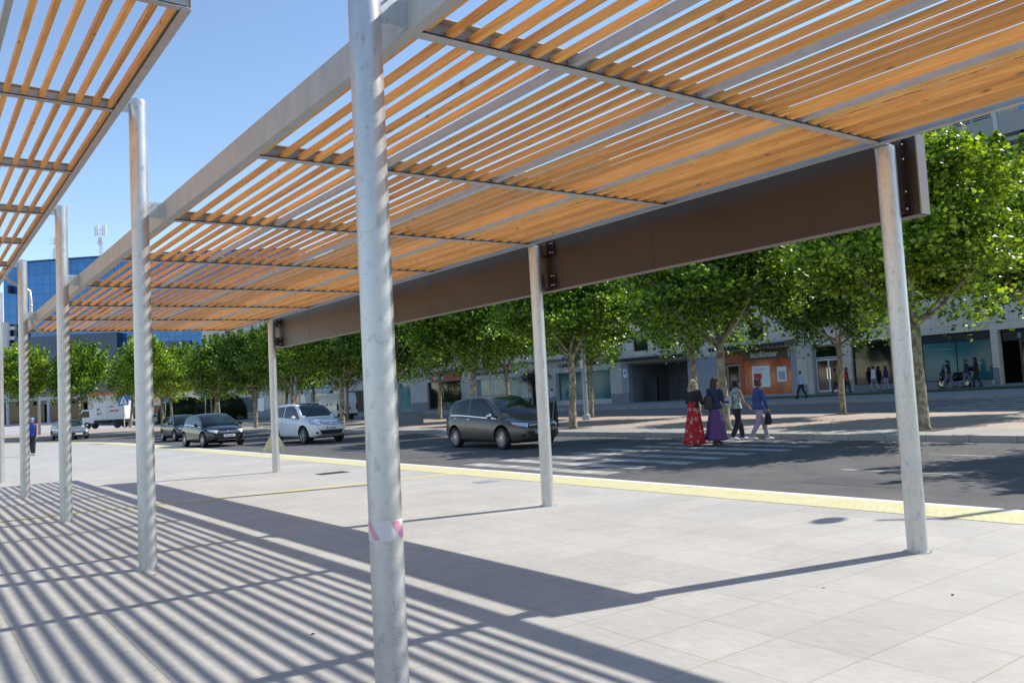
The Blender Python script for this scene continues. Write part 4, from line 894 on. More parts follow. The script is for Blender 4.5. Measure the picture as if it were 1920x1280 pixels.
# --- middle building: bank and carriage passage
O = (FX, 45, 0); BM = empty('apartment_building', O, 'beige stone apartment building with orange bank branch and dark passage', 'building')
winy = [(50.25, 52.05), (47.15, 48.95), (44.0, 45.7), (41.3, 42.6), (38.25, 39.65)]
ops = [(45.9, 52.8, -.1, 3.75), (36.1, 42.6, .62, 4.0)]
up = [(a, b_, 4.78+2.95*fl, 6.55+2.95*fl) for fl in range(5) for a, b_ in winy]
mb = MB(); wall(mb, FX, 35.62, 53.7, 3.76, 21.2, [o for o in ops if o[3] > 3.76]+up, .3); shell(mb, FX, FX+14, 35.62, 53.7, 0, 21.2); mb.build('stone_wall', 'stone', BM, off=O, fixn=False)
mb = MB(); wall(mb, FX, 35.62, 53.7, 0, 3.76, ops, .45); mb.build('ground_floor_wall', 'render', BM, off=O, fixn=False)
mb = MB(); mb.box(FX-.10, 52.8, 0, FX-.001, 53.68, 1.2); mb.build('plinth', 'plinth', BM, off=O)
for (a, b_, c, e) in up:
    f = pane_part(BM, O, 'window', a, b_, c, e, 'glass_dark', 'darkmetal', d=.25, nv=2)
    if b_ < 40 or c > 6:
        g_ = MB()
        for k in range(9): yy = a+(b_-a)*(k+.5)/9; g_.box(FX-.05, yy-.008, c, FX-.035, yy+.008, c+.9)
        for zz in (c+.02, c+.45, c+.9): g_.box(FX-.055, a, zz-.015, FX-.033, b_, zz+.015)
        g_.build('railing', 'black', f, off=O)
mb = MB(); mb.box(FX-.25, 35.6, 21.2, FX+14.2, 53.7, 21.6); mb.build('roof_parapet', 'slab', BM, off=O)
def awning(y0, y1, z):
    a = MB(); a.prism([(FX-1.15, z), (FX-.001, z+.10), (FX-.001, z+.30), (FX-1.15, z+.13)], 'y', y0, y1); aw = a.build('awning', 'awning', BM, off=O)
    a = MB(); n = int((y1-y0)/.34)
    for k in range(n): yy = y0+(y1-y0)*(k+.5)/n; a.box(FX-1.19, yy-.055, z-.15, FX-1.10, yy+.055, z+.125)
    a.box(FX-1.16, y0+.02, z-.10, FX-1.151, y1-.02, z+.12); a.build('awning_fringe', 'darkmetal', aw, off=O)
    a = MB(); a.box(FX-1.22, y0, z+.135, FX-1.02, y1, z+.21); a.build('awning_edge', 'lamp', aw, off=O)
awning(45.2, 53.65, 4.05); awning(35.7, 42.7, 4.22)
# passage
mb = MB(); mb.box(FX+5, 45.9, 0, FX+5.1, 52.8, 3.75); mb.box(FX+.46, 52.75, 0, FX+5, 52.85, 3.75); mb.box(FX+.46, 45.8, 0, FX+5, 45.9, 3.75); mb.box(FX+.46, 45.9, 3.6, FX+5, 52.8, 3.75); mb.build('passage_lining', 'plinth', BM, off=O)
mb = MB(); mb.box(FX+4.8, 46.4, .2, FX+4.99, 48.8, 3.0); mb.build('passage_panel', 'wallbeige', BM, off=O)
mb = MB(); mb.box(FX+1.0, 50.4, .2, FX+1.2, 51.6, 2.4); mb.build('passage_door', 'black', BM, off=O)
g_ = MB()
for c in (47.3, 49.0): g_.tube([(FX+3, c-.75, .3), (FX+3, c-.75, 1.5), (FX+3, c-.5, 1.95), (FX+3, c, 2.1), (FX+3, c+.5, 1.95), (FX+3, c+.75, 1.5), (FX+3, c+.75, .3)], .03, 6)
g_.build('iron_gate', 'black', BM, off=O)
mb = MB(); mb.box(FX-.03, 53.0, 2.55, FX-.001, 53.45, 3.3); s = mb.build('wall_plate', 'signwhite', BM, off=O); mb = MB(); mb.lathe((FX-.031, 53.22, 2.98), (-1, 0, 0), [(0, .14), (.01, .14)], 16); mb.build('wall_plate_disc', 'signblue', s, off=O)
# bank front
mb = MB(); mb.box(FX+.12, 36.12, .64, FX+.2, 40.35, 3.98); bf = mb.build('shopfront_glass', 'orange', BM, off=O)
mb = MB(); mb.box(FX+.10, 40.36, .3, FX+.2, 40.72, 3.98); mb.box(FX+.10, 42.2, .3, FX+.2, 42.6, 3.98); mb.box(FX+.10, 40.72, 3.1, FX+.2, 42.2, 3.98); mb.build('shopfront_frame', 'orange_frame', BM, off=O)
mb = MB(); mb.box(FX+.05, 36.15, 3.22, FX+.118, 40.3, 3.97); sg = mb.build('shop_sign', 'bronze', BM, off=O); text('sign_text', 'bankinter', .62, 'letter_white', sg, (FX+.04, 39.62, 3.42), RV, UV, O, .015, bold=.012, xs=1.02)
mb = MB(); mb.box(FX+.03, 36.2, 3.25, FX+.05, 36.27, 3.9); mb.build('sign_bar', 'letter_white', sg, off=O)
d = pane_part(BM, O, 'glass_door', 40.78, 42.15, .55, 3.05, 'glass_dark', 'wallbeige', d=.32, fw=.18)
mb = MB(); mb.prism([(38.0, 1.15), (39.6, 1.15), (39.6, 2.75), (38.0, 2.75)], 'x', FX+.085, FX+.117); ps = mb.build('window_poster', 'signwhite', BM, off=O); mb = MB(); mb.box(FX+.07, 38.75, 1.75, FX+.084, 39.45, 2.2); mb.build('poster_block', 'letter_red', ps, off=O)
mb = MB()
for k, (a, b_) in enumerate(((38.4, 39.45), (38.6, 39.3), (38.9, 39.45), (38.9, 39.4))): mb.box(FX+.07, a, (2.5, 2.38, 1.62, 1.52)[k], FX+.084, b_, (2.54, 2.42, 1.66, 1.56)[k])
mb.build('poster_lines', 'lamp', ps, off=O)
mb = MB(); mb.box(FX+.06, 36.55, 1.5, FX+.118, 37.35, 2.6); at_ = mb.build('cash_machine', 'signwhite', BM, off=O); mb = MB(); mb.box(FX+.045, 36.68, 1.65, FX+.059, 37.22, 2.25); mb.build('screen', 'lamp', at_, off=O)
# --- left building with pale cornice, ground floor shops
O = (FX, 100, 0); BL = empty('long_building', O, 'long grey stone building with pale cornice above its shopfronts', 'building')
YE = 182
shops = [(55.2, 63.0, .65, 3.42, 'glass_teal'), (64.7, 67.2, .25, 3.6, 'glass_dark'), (68.8, 77.1, .55, 3.4, 'glass_pale'), (80.3, 88.0, .25, 3.55, 'glass_dark'), (92.2, 95.4, .25, 3.8, 'glass_pale'), (99.5, 110.4, -.1, 3.25, 'black'),  # 'black' entry is the garage opening, its black sheet standing in for shade inside
         (113, 117, .3, 3.6, 'glass_dark'), (119.5, 124, .4, 3.4, 'glass_pale'), (127, 132, .3, 3.5, 'glass_dark'), (135, 140, .3, 3.5, 'glass_teal'), (147.5, 158, .2, 3.6, 'glass_dark'), (162, 168, .3, 3.4, 'glass_teal'), (173, 181, .3, 3.4, 'glass_dark')]
mb = MB(); wall(mb, FX, 53.72, YE, 0, 4.9, [s_[:4] for s_ in shops], .4); shell(mb, FX, FX+14, 53.72, YE, 0, 4.9); mb.build('ground_floor_wall', 'stone2', BL, off=O, fixn=False)
for a, b_ in zip([53.75]+[s_[1] for s_ in shops], [s_[0] for s_ in shops]+[YE]): mb = MB(); mb.box(FX-.02, a+.02, 0, FX-.001, b_-.02, 1.15); mb.build('plinth', 'plinth', BL, off=O)
for (a, b_, c, e, gl) in shops: pane_part(BL, O, 'shop_window', a+.02, b_-.02, c, e, gl, 'frame' if gl in ('glass_teal', 'glass_pale') else 'bronze', nv=max(1, int((b_-a)/2.4)), d=.34)
mb = MB(); mb.box(FX-.9, 53.75, 4.75, FX-.001, YE, 4.98); mb.build('cornice', 'slab', BL, off=O)
bays = [56.5+k*7.6 for k in range(16)]
up = [(y_, y_+3.6, 6.0+3.1*fl, 8.1+3.1*fl) for fl in range(5) for y_ in bays]
mb = MB(); wall(mb, FX+.05, 53.72, YE, 4.98, 23.5, up, .3); shell(mb, FX+.05, FX+14, 53.72, YE, 4.98, 23.5); mb.build('upper_wall', 'stone', BL, off=O, fixn=False)
for (a, b_, c, e) in up: pane_part(BL, O, 'window', a, b_, c, e, 'glass_dark', 'frame', X=FX+.05, nv=3, d=.24)
mb = MB()
for fl in range(5):
    for y_ in bays: mb.box(FX-.6, y_-.6, 5.8+3.1*fl, FX+.04, y_+4.2, 5.95+3.1*fl); mb.box(FX-.6, y_-.6, 5.95+3.1*fl, FX-.55, y_+4.2, 6.75+3.1*fl)
mb.build('balcony_row', 'balcony', BL, off=O)
mb = MB(); mb.box(FX-.35, 53.72, 23.5, FX+14.3, YE, 23.95); mb.box(FX+3, 70, 23.95, FX+12, 120, 26.6); mb.build('roof', 'slab', BL, off=O)
text('sign_text', 'CLINICA DE CASTIÑEIRAS', .50, 'letter_black', BL, (FX-.03, 62.5, 3.93), RV, UV, O, .02, bold=.012, xs=1.05)
text('sign_text', 'INSTITUTO DERMATOLÓGICO', .50, 'letter_black', BL, (FX-.03, 77.0, 3.85), RV, UV, O, .02, bold=.012, xs=1.05)
mb = MB(); mb.box(FX-.14, 80.2, 3.62, FX-.002, 86.8, 4.5); sg = mb.build('shop_sign', 'red', BL, off=O); text('sign_text', 'Santander', .62, 'letter_white', sg, (FX-.15, 86.2, 3.85), RV, UV, O, .01, bold=.01)
mb = MB(); mb.box(FX-.10, 115, 3.75, FX-.002, 124, 4.55); sg = mb.build('shop_sign', 'signwhite', BL, off=O)
mb = MB(); mb.box(FX-.12, 115.4, 3.9, FX-.101, 119, 4.4); mb.box(FX-.12, 119.6, 3.9, FX-.101, 123.6, 4.4); mb.build('sign_block', 'signblue', sg, off=O)
mb = MB(); mb.box(FX-.06, 145.2, .9, FX-.002, 149, 3.2); mb.build('wall_poster', 'signwhite', BL, off=O)
mb = MB(); mb.lathe((FX-.03, 127.2, 2.2), (-1, 0, 0), [(0, 1.1), (.02, 1.1)], 20); mb.build('round_sticker', 'signwhite', BL, off=O)
# plant over the clinic entrance
# --- low shops at the far left, green and white shop signs
O = (58, 240, 0); BP = empty('low_shop_building', O, 'low beige building with restaurant and pharmacy signs far down the street', 'building', None, -YAW)
mb = MB(); mb.box(-22, 2, 0, 22, 22, 7.4); mb.build('wall', 'stone', BP)
mb = MB()
for k in range(8): mb.box(-20+k*5, 1.9, .2, -15.6+k*5, 1.99, 3.6)
mb.build('shop_window', 'glass_dark', BP)
mb = MB(); mb.box(-2, 1.7, 4.4, 3.6, 1.89, 6.0); sg = mb.build('shop_sign', 'signwhite', BP); text('sign_text', 'GA RAMEN', 1.0, 'letter_black', sg, (-1.6, 1.68, 4.85), (1, 0, 0), UV, ext=.02, xs=.92)
text('sign_text', 'CIA', 2.0, 'green', BP, (-8.6, 1.8, 4.2), (1, 0, 0), UV, ext=.05, bold=.03)
mb = MB(); mb.box(-22.5, 1.0, 7.4, 22.5, 22.2, 7.9); mb.build('roof', 'orange_frame', BP)
# --- blue glass office building
MT['curtain'] = brickmat('blue_curtain_wall', (.022, .16, .40), (.014, .12, .32), (.008, .045, .13), 2.4, 3.2, .07, plane='XZ', rough=.12, stain=.12, stscale=.06, bump=0, fine=.1)
MT['curtain_navy'] = brickmat('navy_curtain_wall', (.006, .02, .06), (.008, .03, .09), (.003, .008, .02), 2.4, 3.2, .07, plane='XZ', rough=.1, stain=.3, stscale=.1, bump=0)
for k_ in ('curtain', 'curtain_navy'):
    b_ = MT[k_].node_tree.nodes['Principled BSDF']; b_.inputs['Specular IOR Level'].default_value = .8; b_.inputs['Metallic'].default_value = .35
BO = Vector((0, 0, CAMH))+(fwd+rgt*((-60-960)/FPX)-upv*((780-640)/FPX))*262; BO.z = 0
BB = empty('glass_tower', BO, 'tall blue glass office block with rooftop masts beyond the trees', 'building', None, -YAW)
mb = MB(); n = 14; fr = []
for i in range(n+1):
    x = 10+i*(96/n); fr.append((x, -4*math.sin(math.pi*i/n)+3))
mb.loft([[(x, y, z) for x, y in fr]+[(106, 30, z), (10, 30, z)] for z in (6.0, 52.0)]); mb.build('glass_wall', 'curtain', BB)
mb = MB(); mb.loft([[(x, y, z) for x, y in fr]+[(106, 30, z), (10, 30, z)] for z in (52.01, 52.8)]); mb.build('roof_edge', 'mull', BB)
mb = MB(); mb.loft([[(x, -3.0-1.5*math.sin((x-17)/30), z) for x in (17, 24, 31, 38, 45, 50)]+[(50, 5, z), (17, 5, z)] for z in (6, 23, 27.5)]); mb.build('navy_bay', 'curtain_navy', BB)
mb = MB(); mb.box(58, -1.7, 8, 72, 4, 24); mb.build('navy_bay', 'curtain_navy', BB)
for k in range(3): mb = MB(); mb.lathe((11.5+k*2.6-3, -2, 0), (0, 0, 1), [(8, 1.15), (32.6, 1.15)], 16); mb.build('round_column', 'slab', BB, smooth=40)
for fl in range(7): mb = MB(); mb.box(6, -2.2, 11+fl*3.2, 16.5, 4, 12.1+fl*3.2); mb.build('floor_band', 'slab', BB)
mb = MB(); mb.box(4, -1.0, 6, 16.5, 4.2, 32); mb.build('stair_glass', 'curtain_navy', BB)
mb = MB(); mb.box(-40, 0, 0, 3.9, 18, 34); mb.build('side_wing', 'curtain', BB)
mb = MB(); mb.box(8, -5.5, 0, 110, 4, .3); mb.box(4, -5.5, 7.2, 110, 5, 8.2)
for k in range(16): mb.box(9+k*6.4, -5.3, 0, 9.8+k*6.4, -4.5, 7.2)
mb.build('colonnade', 'slab', BB)
mb = MB(); mb.box(8, 0, 0, 110, 2, 7.2); mb.build('ground_floor_glass', 'glass_dark', BB)
for (px_, z_) in ((31.5, 42.5), (12.5, 42.5), (12.3, 30), (52, 40), (43.5, 34), (83, 38)): mb = MB(); mb.prism([(px_, z_), (px_+1.1, z_), (px_+.8, z_+2.3), (px_, z_+2.6)], 'y', -2.6 if px_ > 20 else 1.0, -.2 if px_ > 20 else 3); mb.build('open_window', 'black', BB)
def mast(lx, h, lab, big):
    lo = BO+Vector((math.cos(YAW)*lx+math.sin(YAW)*12, -math.sin(YAW)*lx+math.cos(YAW)*12, 52.5))
    t = empty('antenna_mast', lo, lab, 'antenna', 'antenna masts on the glass tower', -YAW); mb = MB()
    for sx in (-.45, .45):
        for sy in (-.45, .45): mb.tube([(sx, sy, 0), (sx*.6, sy*.6, h*.62)], .07, 6)
    for k in range(9):
        z = k*h*.62/9; mb.tube([(-.45, -.45, z), (.42, -.42, z+h*.06)], .05, 5); mb.tube([(.45, -.45, z+h*.03), (-.42, -.42, z+h*.07)], .05, 5)
    mb.tube([(0, 0, h*.55), (0, 0, h)], .12, 8); mb.tube([(-1.7, 0, h*.82), (1.7, 0, h*.82)], .08, 6); mb.tube([(-1.7, 0, h*.93), (1.7, 0, h*.93)], .08, 6)
    if not big:
        for s in (-1, 1): mb.tube([(0, 0, h*.5), (s*4, 0, 0)], .05, 5)
    mb.build('lattice', 'galv', t)
    for k, sx in enumerate((-1.7, -.95, .85, 1.6) if big else (.3, 1.5)): mb = MB(); mb.box(sx-.28, -.5, h*.76, sx+.28, -.2, h*1.02+.3*(k % 2)); mb.build('antenna_panel', 'signwhite', t)
    if big:
        for z, r_ in ((h*.66, .75), (h*.56, .95)): mb = MB(); mb.lathe((0, -.5, z), (0, -1, 0), [(0, r_*.3), (.25, r_), (.32, r_)], 16); mb.build('dish', 'signwhite', t)
mast(37.6, 12.5, 'lattice mast with white panels and two round dishes on the blue glass block', True)
mast(21.8, 9.5, 'guyed rooftop mast with two white panels, partly behind the upper left canopy edge', False)
# ------------------------------------------------------------------ trees
def fast_mesh(name, V, F, mats, mi=None, smooth=False):
    me = bpy.data.meshes.new(name); nv, nf, k = len(V), len(F), F.shape[1]
    me.vertices.add(nv); me.vertices.foreach_set('co', V.astype(np.float32).ravel())
    me.loops.add(nf*k); me.loops.foreach_set('vertex_index', F.astype(np.int32).ravel())
    me.polygons.add(nf); me.polygons.foreach_set('loop_start', np.arange(0, nf*k, k, dtype=np.int32)); me.polygons.foreach_set('loop_total', np.full(nf, k, dtype=np.int32))
    for m in mats: me.materials.append(MT[m])
    me.update(calc_edges=True); me.validate(); return me
def leaves(C, size, seed, up=.35):
    """folded lobed leaves at points C: 8 verts, 4 quads joined along the mid rib"""
    rs = np.random.RandomState(seed); n = len(C)
    a = rs.normal(size=(n, 3)); a[:, 2] = a[:, 2]*.6-.25; a /= np.linalg.norm(a, axis=1)[:, None]          # leaf direction
    nn = rs.normal(size=(n, 3)); nn[:, 2] += up*2.4; nn -= a*(nn*a).sum(1)[:, None]; nn /= np.linalg.norm(nn, axis=1)[:, None]
    b = np.cross(nn, a); s = (size*rs.uniform(.6, 1.25, n))[:, None]
    P = [(-.5, 0, 0), (0, 0, -.03), (.55, 0, -.12), (-.28, .52, .12), (.08, .30, .05), (.42, .36, .02), (-.28, -.52, .12), (.08, -.30, .05), (.42, -.36, .02), (-.6, .18, .05), (-.6, -.18, .05)]
    V = np.stack([C+s*(a*p[0]+b*p[1]+nn*p[2]) for p in P], 1).reshape(-1, 3)
    Q = np.array([(0, 1, 4, 3), (1, 2, 5, 4), (0, 6, 7, 1), (1, 7, 8, 2)]); nP = len(P)
    F = (np.arange(n)[:, None, None]*nP+Q[None]).reshape(-1, 4); return V, F
def limb_pts(a, b, bow, k=5):
    a, b = Vector(a), Vector(b); return [a.lerp(b, t/k)+Vector((0, 0, bow*math.sin(math.pi*t/k)))+Vector((rnd.uniform(-.04, .04), rnd.uniform(-.04, .04), 0))*(0 < t < k) for t in range(k+1)]
def tree_proto(seed, nleaf, size, R_=2.7, zc=5.35, hz=2.35, th=2.9, mat='leafA', lean=.2, tr=.15):
    rs = np.random.RandomState(seed); r2 = random.Random(seed)
    root = empty('plane_tree', (0, 0, 0), '-', 'tree')
    T = MB(); lx, ly = r2.uniform(-lean, lean), r2.uniform(-lean, lean)
    pts = [(0, 0, -.05), (0, 0, .12), (lx*.35+r2.uniform(-.04, .04), ly*.3, th*.3), (lx*.5, ly*.75+r2.uniform(-.05, .05), th*.6), (lx, ly, th)]
    T.tube(pts, [tr*1.35, tr*1.05, tr*.9, tr*.82, tr*.78], 12)
    nodes = []; top = Vector((lx, ly, th))
    for k in range(6):
        a = k*2*math.pi/6+r2.uniform(-.4, .4); rr = r2.uniform(.9, 1.5); e = top+Vector((math.cos(a)*rr, math.sin(a)*rr, r2.uniform(.5, 1.2)))
        T.tube(limb_pts(top-Vector((0, 0, r2.uniform(.0, .5))), e, -.12), [tr*.42, tr*.38, tr*.33, tr*.28, tr*.24, tr*.2], 8)
        for j in range(3):
            e2 = e+Vector((r2.uniform(-.8, .8)+math.cos(a)*.5, r2.uniform(-.8, .8)+math.sin(a)*.5, r2.uniform(.7, 2.0))); T.tube(limb_pts(e, e2, .05, 4), [tr*.18, tr*.15, tr*.12, tr*.10, tr*.07], 6); nodes.append(e2)
    trunk = T.build('trunk', 'bark', root, smooth=True)
    # clumps: shell-biased, with upright shoots that break the outline
    C = []; per = nleaf//160; lobes = []
    for i in range(44):
        u = rs.normal(size=3); u /= np.linalg.norm(u); rad = rs.uniform(.35, 1.)**.55; c = np.array([lx*.6+u[0]*R_*.9*rad, ly*.6+u[1]*R_*.9*rad, zc+u[2]*hz*.86*rad]); c[2] = max(c[2], th+rs.uniform(0, .4))
        C.append(c+rs.normal(size=(int(per*rs.uniform(.7, 1.3)), 3))*[.36, .36, .22])
    for i in range(7):
        a = i*2*math.pi/7+rs.uniform(-.35, .35); rr = R_*rs.uniform(.50, .68); lobes.append((rr*math.cos(a), rr*math.sin(a), zc+rs.uniform(-.95, .25)*hz*.55, R_*rs.uniform(.36, .48)))
    for i in range(5):
        a = i*2*math.pi/5+rs.uniform(-.5, .5); rr = R_*rs.uniform(.15, .42); lobes.append((rr*math.cos(a), rr*math.sin(a), zc+hz*rs.uniform(.25, .62), R_*rs.uniform(.32, .46)))
    for (cx, cy, cz, lr) in lobes:
        for i in range(9):
            u = rs.normal(size=3); u /= np.linalg.norm(u); rad = lr*rs.uniform(.55, 1.05)
            c = np.array([lx*.6+cx+u[0]*rad, ly*.6+cy+u[1]*rad, cz+u[2]*rad*.85]); c[2] = max(c[2], th-.15+rs.uniform(0, .35)+.10*abs(c[0]))
            sp = rs.uniform(.18, .36); m = int(per*rs.uniform(.6, 1.35)); C.append(c+rs.normal(size=(m, 3))*[sp*1.25, sp*1.25, sp*.55])
    for i in range(34):                                    # shoots
        a = rs.uniform(0, 6.28); rr = R_*rs.uniform(.15, .98); z0 = zc+hz*math.sqrt(max(0, 1-(rr/R_)**2))*.72; ln = rs.uniform(.6, 1.25); m = int(per*.55)
        t = rs.uniform(0, 1, m); d = np.array([math.cos(a)*.28, math.sin(a)*.28, 1]); C.append(np.array([rr*math.cos(a), rr*math.sin(a), z0])+t[:, None]*d*ln+rs.normal(size=(m, 3))*(.17*(1.1-t))[:, None])
    for i in range(7):                                    # low hanging tufts
        a = rs.uniform(0, 6.28); rr = R_*rs.uniform(.3, .95); m = int(per*.5); C.append(np.array([rr*math.cos(a), rr*math.sin(a), th+.15])+rs.normal(size=(m, 3))*[.25, .25, .32])
    C = np.concatenate(C); V, F = leaves(C, size, seed+3); me = fast_mesh('crown', V, F, [mat]); cr_ = bpy.data.objects.new('crown', me); col.objects.link(cr_); cr_.parent = root
    return root
GT1, GT2, GT3 = 'plane trees in the row nearest the road', 'plane trees in the second row', 'plane trees at the far bend of the road'
protoN = tree_proto(3, 46000, .118, 3.05, 5.75, 2.5, 3.3, 'leafB', .15, .165)      # nearest tree
protos = [tree_proto(21, 46000, .116, 2.6, 5.4, 2.0, 3.2, 'leafA'), tree_proto(34, 46000, .116, 2.75, 5.5, 2.0, 3.3, 'leafA', .35), tree_proto(47, 46000, .116, 2.45, 5.3, 1.95, 3.1, 'leafC', .3, .13)]
light = [tree_proto(58, 20000, .15, 2.5, 5.25, 2.15, 3.1, 'leafB', .3), tree_proto(69, 20000, .15, 2.35, 5.2, 2.2, 3.0, 'leafA', .3)]
used = set()
def plant(proto, x, y, z, rz, sc, label, group):
    o = proto if proto.name not in used else copy_tree(proto); used.add(proto.name)
    if isinstance(sc, (int, float)): sc = (sc, sc, sc)
    o.location = (x, y, z); o.rotation_euler = (0, 0, rz); o.scale = sc; tag(o, label, 'tree', group)
    pit = MB(); pit.box(-.5, -.5, -.0, .5, .5, .008)
    return o
def hide_none(): pass
row1 = [(21.46, 3.15, protoN, 1.9, (.98, .98, .94), 'plane tree beyond the right edge whose shadow falls on the road'), (21.23, 10.92, protoN, .6, (.98, .98, .90), 'bright green plane tree with a thick leaning trunk behind the right-hand post, nearest of all'),
        (21.00, 17.11, protos[0], 1.1, 1.0, 'plane tree with a straight pale trunk behind the woman in navy, over the crossing'),
        (21.28, 24.88, protos[1], 3.9, 1.0, 'plane tree rising beside the slate A-board and the grey median lamp post'),
        (21.23, 31.91, protos[0], 2.6, 1.0, 'plane tree whose trunk stands behind the roof of the grey-brown car'),
        (21.18, 39.41, protos[2], 4.4, 1.05, 'plane tree just right of the nearest post at mid height, over the stone block'),
        (21.09, 45.79, protos[1], 5.3, 1.0, 'plane tree standing behind the white sport utility car and the van'),
        (20.91, 52.73, protos[0], .3, 1.0, 'plane tree just right of the third street-side post'), (20.54, 59.20, protos[2], 2.2, 1.05, 'plane tree just left of the third street-side post'),
        (19.79, 66.60, light[1], 1.0, 1.05, 'plane tree behind the glossy black hatchback'), (17.85, 74.46, light[0], 2.9, 1.05, 'sunlit plane tree behind the charcoal car')]
for x, y, p, rz, s, lb in row1: plant(p, x, y, .12, rz, s if p is protoN else (1.08, 1.08, .94), lb, GT1)
row2 = [(30.4, 11.6, protos[1], 2.2, 1.08, 'plane tree with a branching trunk cut by the right edge of the photo'), (30.0, 18.6, protos[2], .4, 1.0, 'slender thin-trunked plane tree between the glass double doors and the large shop window'),
        (30.2, 26.2, protos[0], 5.6, 1.07, 'plane tree whose trunk is between the blonde woman and the woman in navy'), (30.1, 33.6, protos[2], 1.8, 1.0, 'plane tree with a thin trunk just right of the grey median lamp post'),
        (30.0, 41, protos[1], .9, 1.0, 'plane tree with a thin trunk before the second clinic window'), (30.0, 49.2, protos[0], 3.4, 1.0, 'plane tree with bare forked trunk in front of the dark shop with the red sign'),
        (30, 57, protos[1], 4.7, 1.0, 'plane tree hidden mostly by the big foreground post'), (30, 64, protos[2], 3.0, 1.0, 'thin-trunked plane tree in front of the side of the white van'), (30, 71, protos[0], 2.0, 1.0, 'plane tree behind the rear corner of the white van'),
        (30, 78, light[1], .2, 1.0, 'plane tree between the third street-side post and the white sport utility car'), (29.8, 86, light[0], 4.2, 1.05, 'plane tree in front of the wall poster down the street'), (28.5, 94, light[1], 2.7, 1.05, 'plane tree right of the dark clipped hedges')]
for x, y, p, rz, s, lb in row2: plant(p, x, y, .12, rz, s, lb, GT2)
row3 = [(15.4, 69.5, light[0], 1.4, (.85, .85, .98), 'sunlit plane tree left of the blue crossing sign'), (11.6, 74.5, light[1], 3.3, (.95, .95, 1.0), 'plane tree behind the silver-blue car and the truck cab'), (7.9, 77.5, light[0], 5.0, (.9, .9, .98), 'plane tree at the far left behind the woman in the blue cap'),
        (20.5, 100, light[1], .5, 1.1, 'plane tree far down the street behind the white truck'), (26, 104, light[0], 3.7, 1.15, 'plane tree far down the street above the green shop letters'), (33, 112, light[1], 2.5, 1.15, 'plane tree far down the street above the dark hedges'), (3.0, 98, light[1], 4.6, 1.1, 'plane tree beyond the light silver car at the far left')]
for x, y, p, rz, s, lb in row3: plant(p, x, y, -.0 if y > 90 else .1, rz, s, lb, GT3)
for x, y, *_ in row1[:7]+row2[:6]: mb = MB(); mb.box(x-.55, y-.55, .1245, x+.55, y+.55, .131); tag(mb.build('soil_bed', 'soil'), kind='structure')
# clipped hedges
def hedge(x, y, rx, ry, h, label):
    rs = np.random.RandomState(int(x*7)); n = 5200; u = rs.normal(size=(n, 3)); u /= np.linalg.norm(u, axis=1)[:, None]; u[:, 2] = np.abs(u[:, 2])
    sq = (np.abs(u)**2.6).sum(1)**(1/2.6); u /= sq[:, None]
    C = u*[rx, ry, h]*rs.uniform(.93, 1.0, (n, 1)); root = empty('hedge', (x, y, 0), label, 'hedge', 'clipped round hedges'); V, F = leaves(C, .22, int(x)); me = fast_mesh('foliage', V, F, ['hedge']); o = bpy.data.objects.new('foliage', me); col.objects.link(o); o.parent = root
    mb = MB(); mb.ell((0, 0, h*.46), (rx*.92, ry*.92, h*.47), 16, 10); mb.build('inner_growth', 'hedge', root, smooth=True)
hedge(32.5, 124, 3.4, 3, 3.6, 'dark clipped rounded hedge behind the charcoal car, left one of two')
hedge(36.6, 120, 3.6, 3, 4.0, 'dark clipped rounded hedge behind the glossy black car, right one of two')
# dark potted shrub by the red-signed shop and climbing plant over the clinic entrance
def shrub(nm, x, y, z, r, n, label, sz=.14, mat='hedge'):
    rs = np.random.RandomState(int(y)); C = rs.normal(size=(n, 3))*r; root = empty(nm, (x, y, z), label, 'plant'); V, F = leaves(C, sz, int(y)+1); me = fast_mesh('foliage', V, F, [mat]); o = bpy.data.objects.new('foliage', me); col.objects.link(o); o.parent = root
    return root
s = shrub('shrub', 51.2, 81.8, 1.6, [.35, .9, .6], 1400, 'dark bushy shrub in front of the dark shop with the red sign'); mb = MB(); mb.box(-.3, -.9, -1.3, .3, .9, -.6); mb.build('planter', 'plinth', s)
s = shrub('climbing_plant', 51.7, 66.2, 3.2, [.15, 1.0, .28], 900, 'dark climbing plant hanging over the clinic entrance', .14, 'soil'); mb = MB(); mb.tube([(.1, -1.1, -2.6), (.1, -1.0, 0), (.1, 1.0, .1), (.1, 1.1, -2.6)], .04, 6); mb.build('stem', 'bark', s)
# ------------------------------------------------------------------ more vehicles
sc_ = dict(belt=[(-2.2, .98), (-1.2, .94), (.6, .88), (1.3, .84), (2.2, .68)], hood=[(-2.2, .95), (-1.7, 1.02), (.6, .92), (1.0, .94), (1.5, .88), (1.95, .76), (2.2, .6)], roof=[(-1.9, 1.28), (-1.0, 1.40), (-.2, 1.44), (.25, 1.40)])
make_car('car', (9.9, 68.5, -.03), S_+.12, 'silver-blue saloon coming round the bend, seen between the slim posts at left', 'car', GC, p_silver, 4.4, 1.74, 1.44, ws=(1.15, .15), rw=(-2.0, -1.35), wr=.31, plate='', rims='ten', trim=True, **sc_)
make_car('car', (4.0, 82.5, -.03), R(215), 'light silver car cut by the left edge of the photo', 'car', GC, p_silver2, 4.4, 1.74, 1.40, ws=(1.15, .15), rw=(-2.0, -1.35), wr=.31, rims='ten', detail=False, **sc_)
make_car('car', (30.2, 133, 0), R(190), 'white car parked far behind the charcoal hatchback', 'car', None, p_white, 4.3, 1.75, 1.44, ws=(1.15, .15), rw=(-2.0, -1.45), wr=.31, rims='five', detail=False, **sc_)
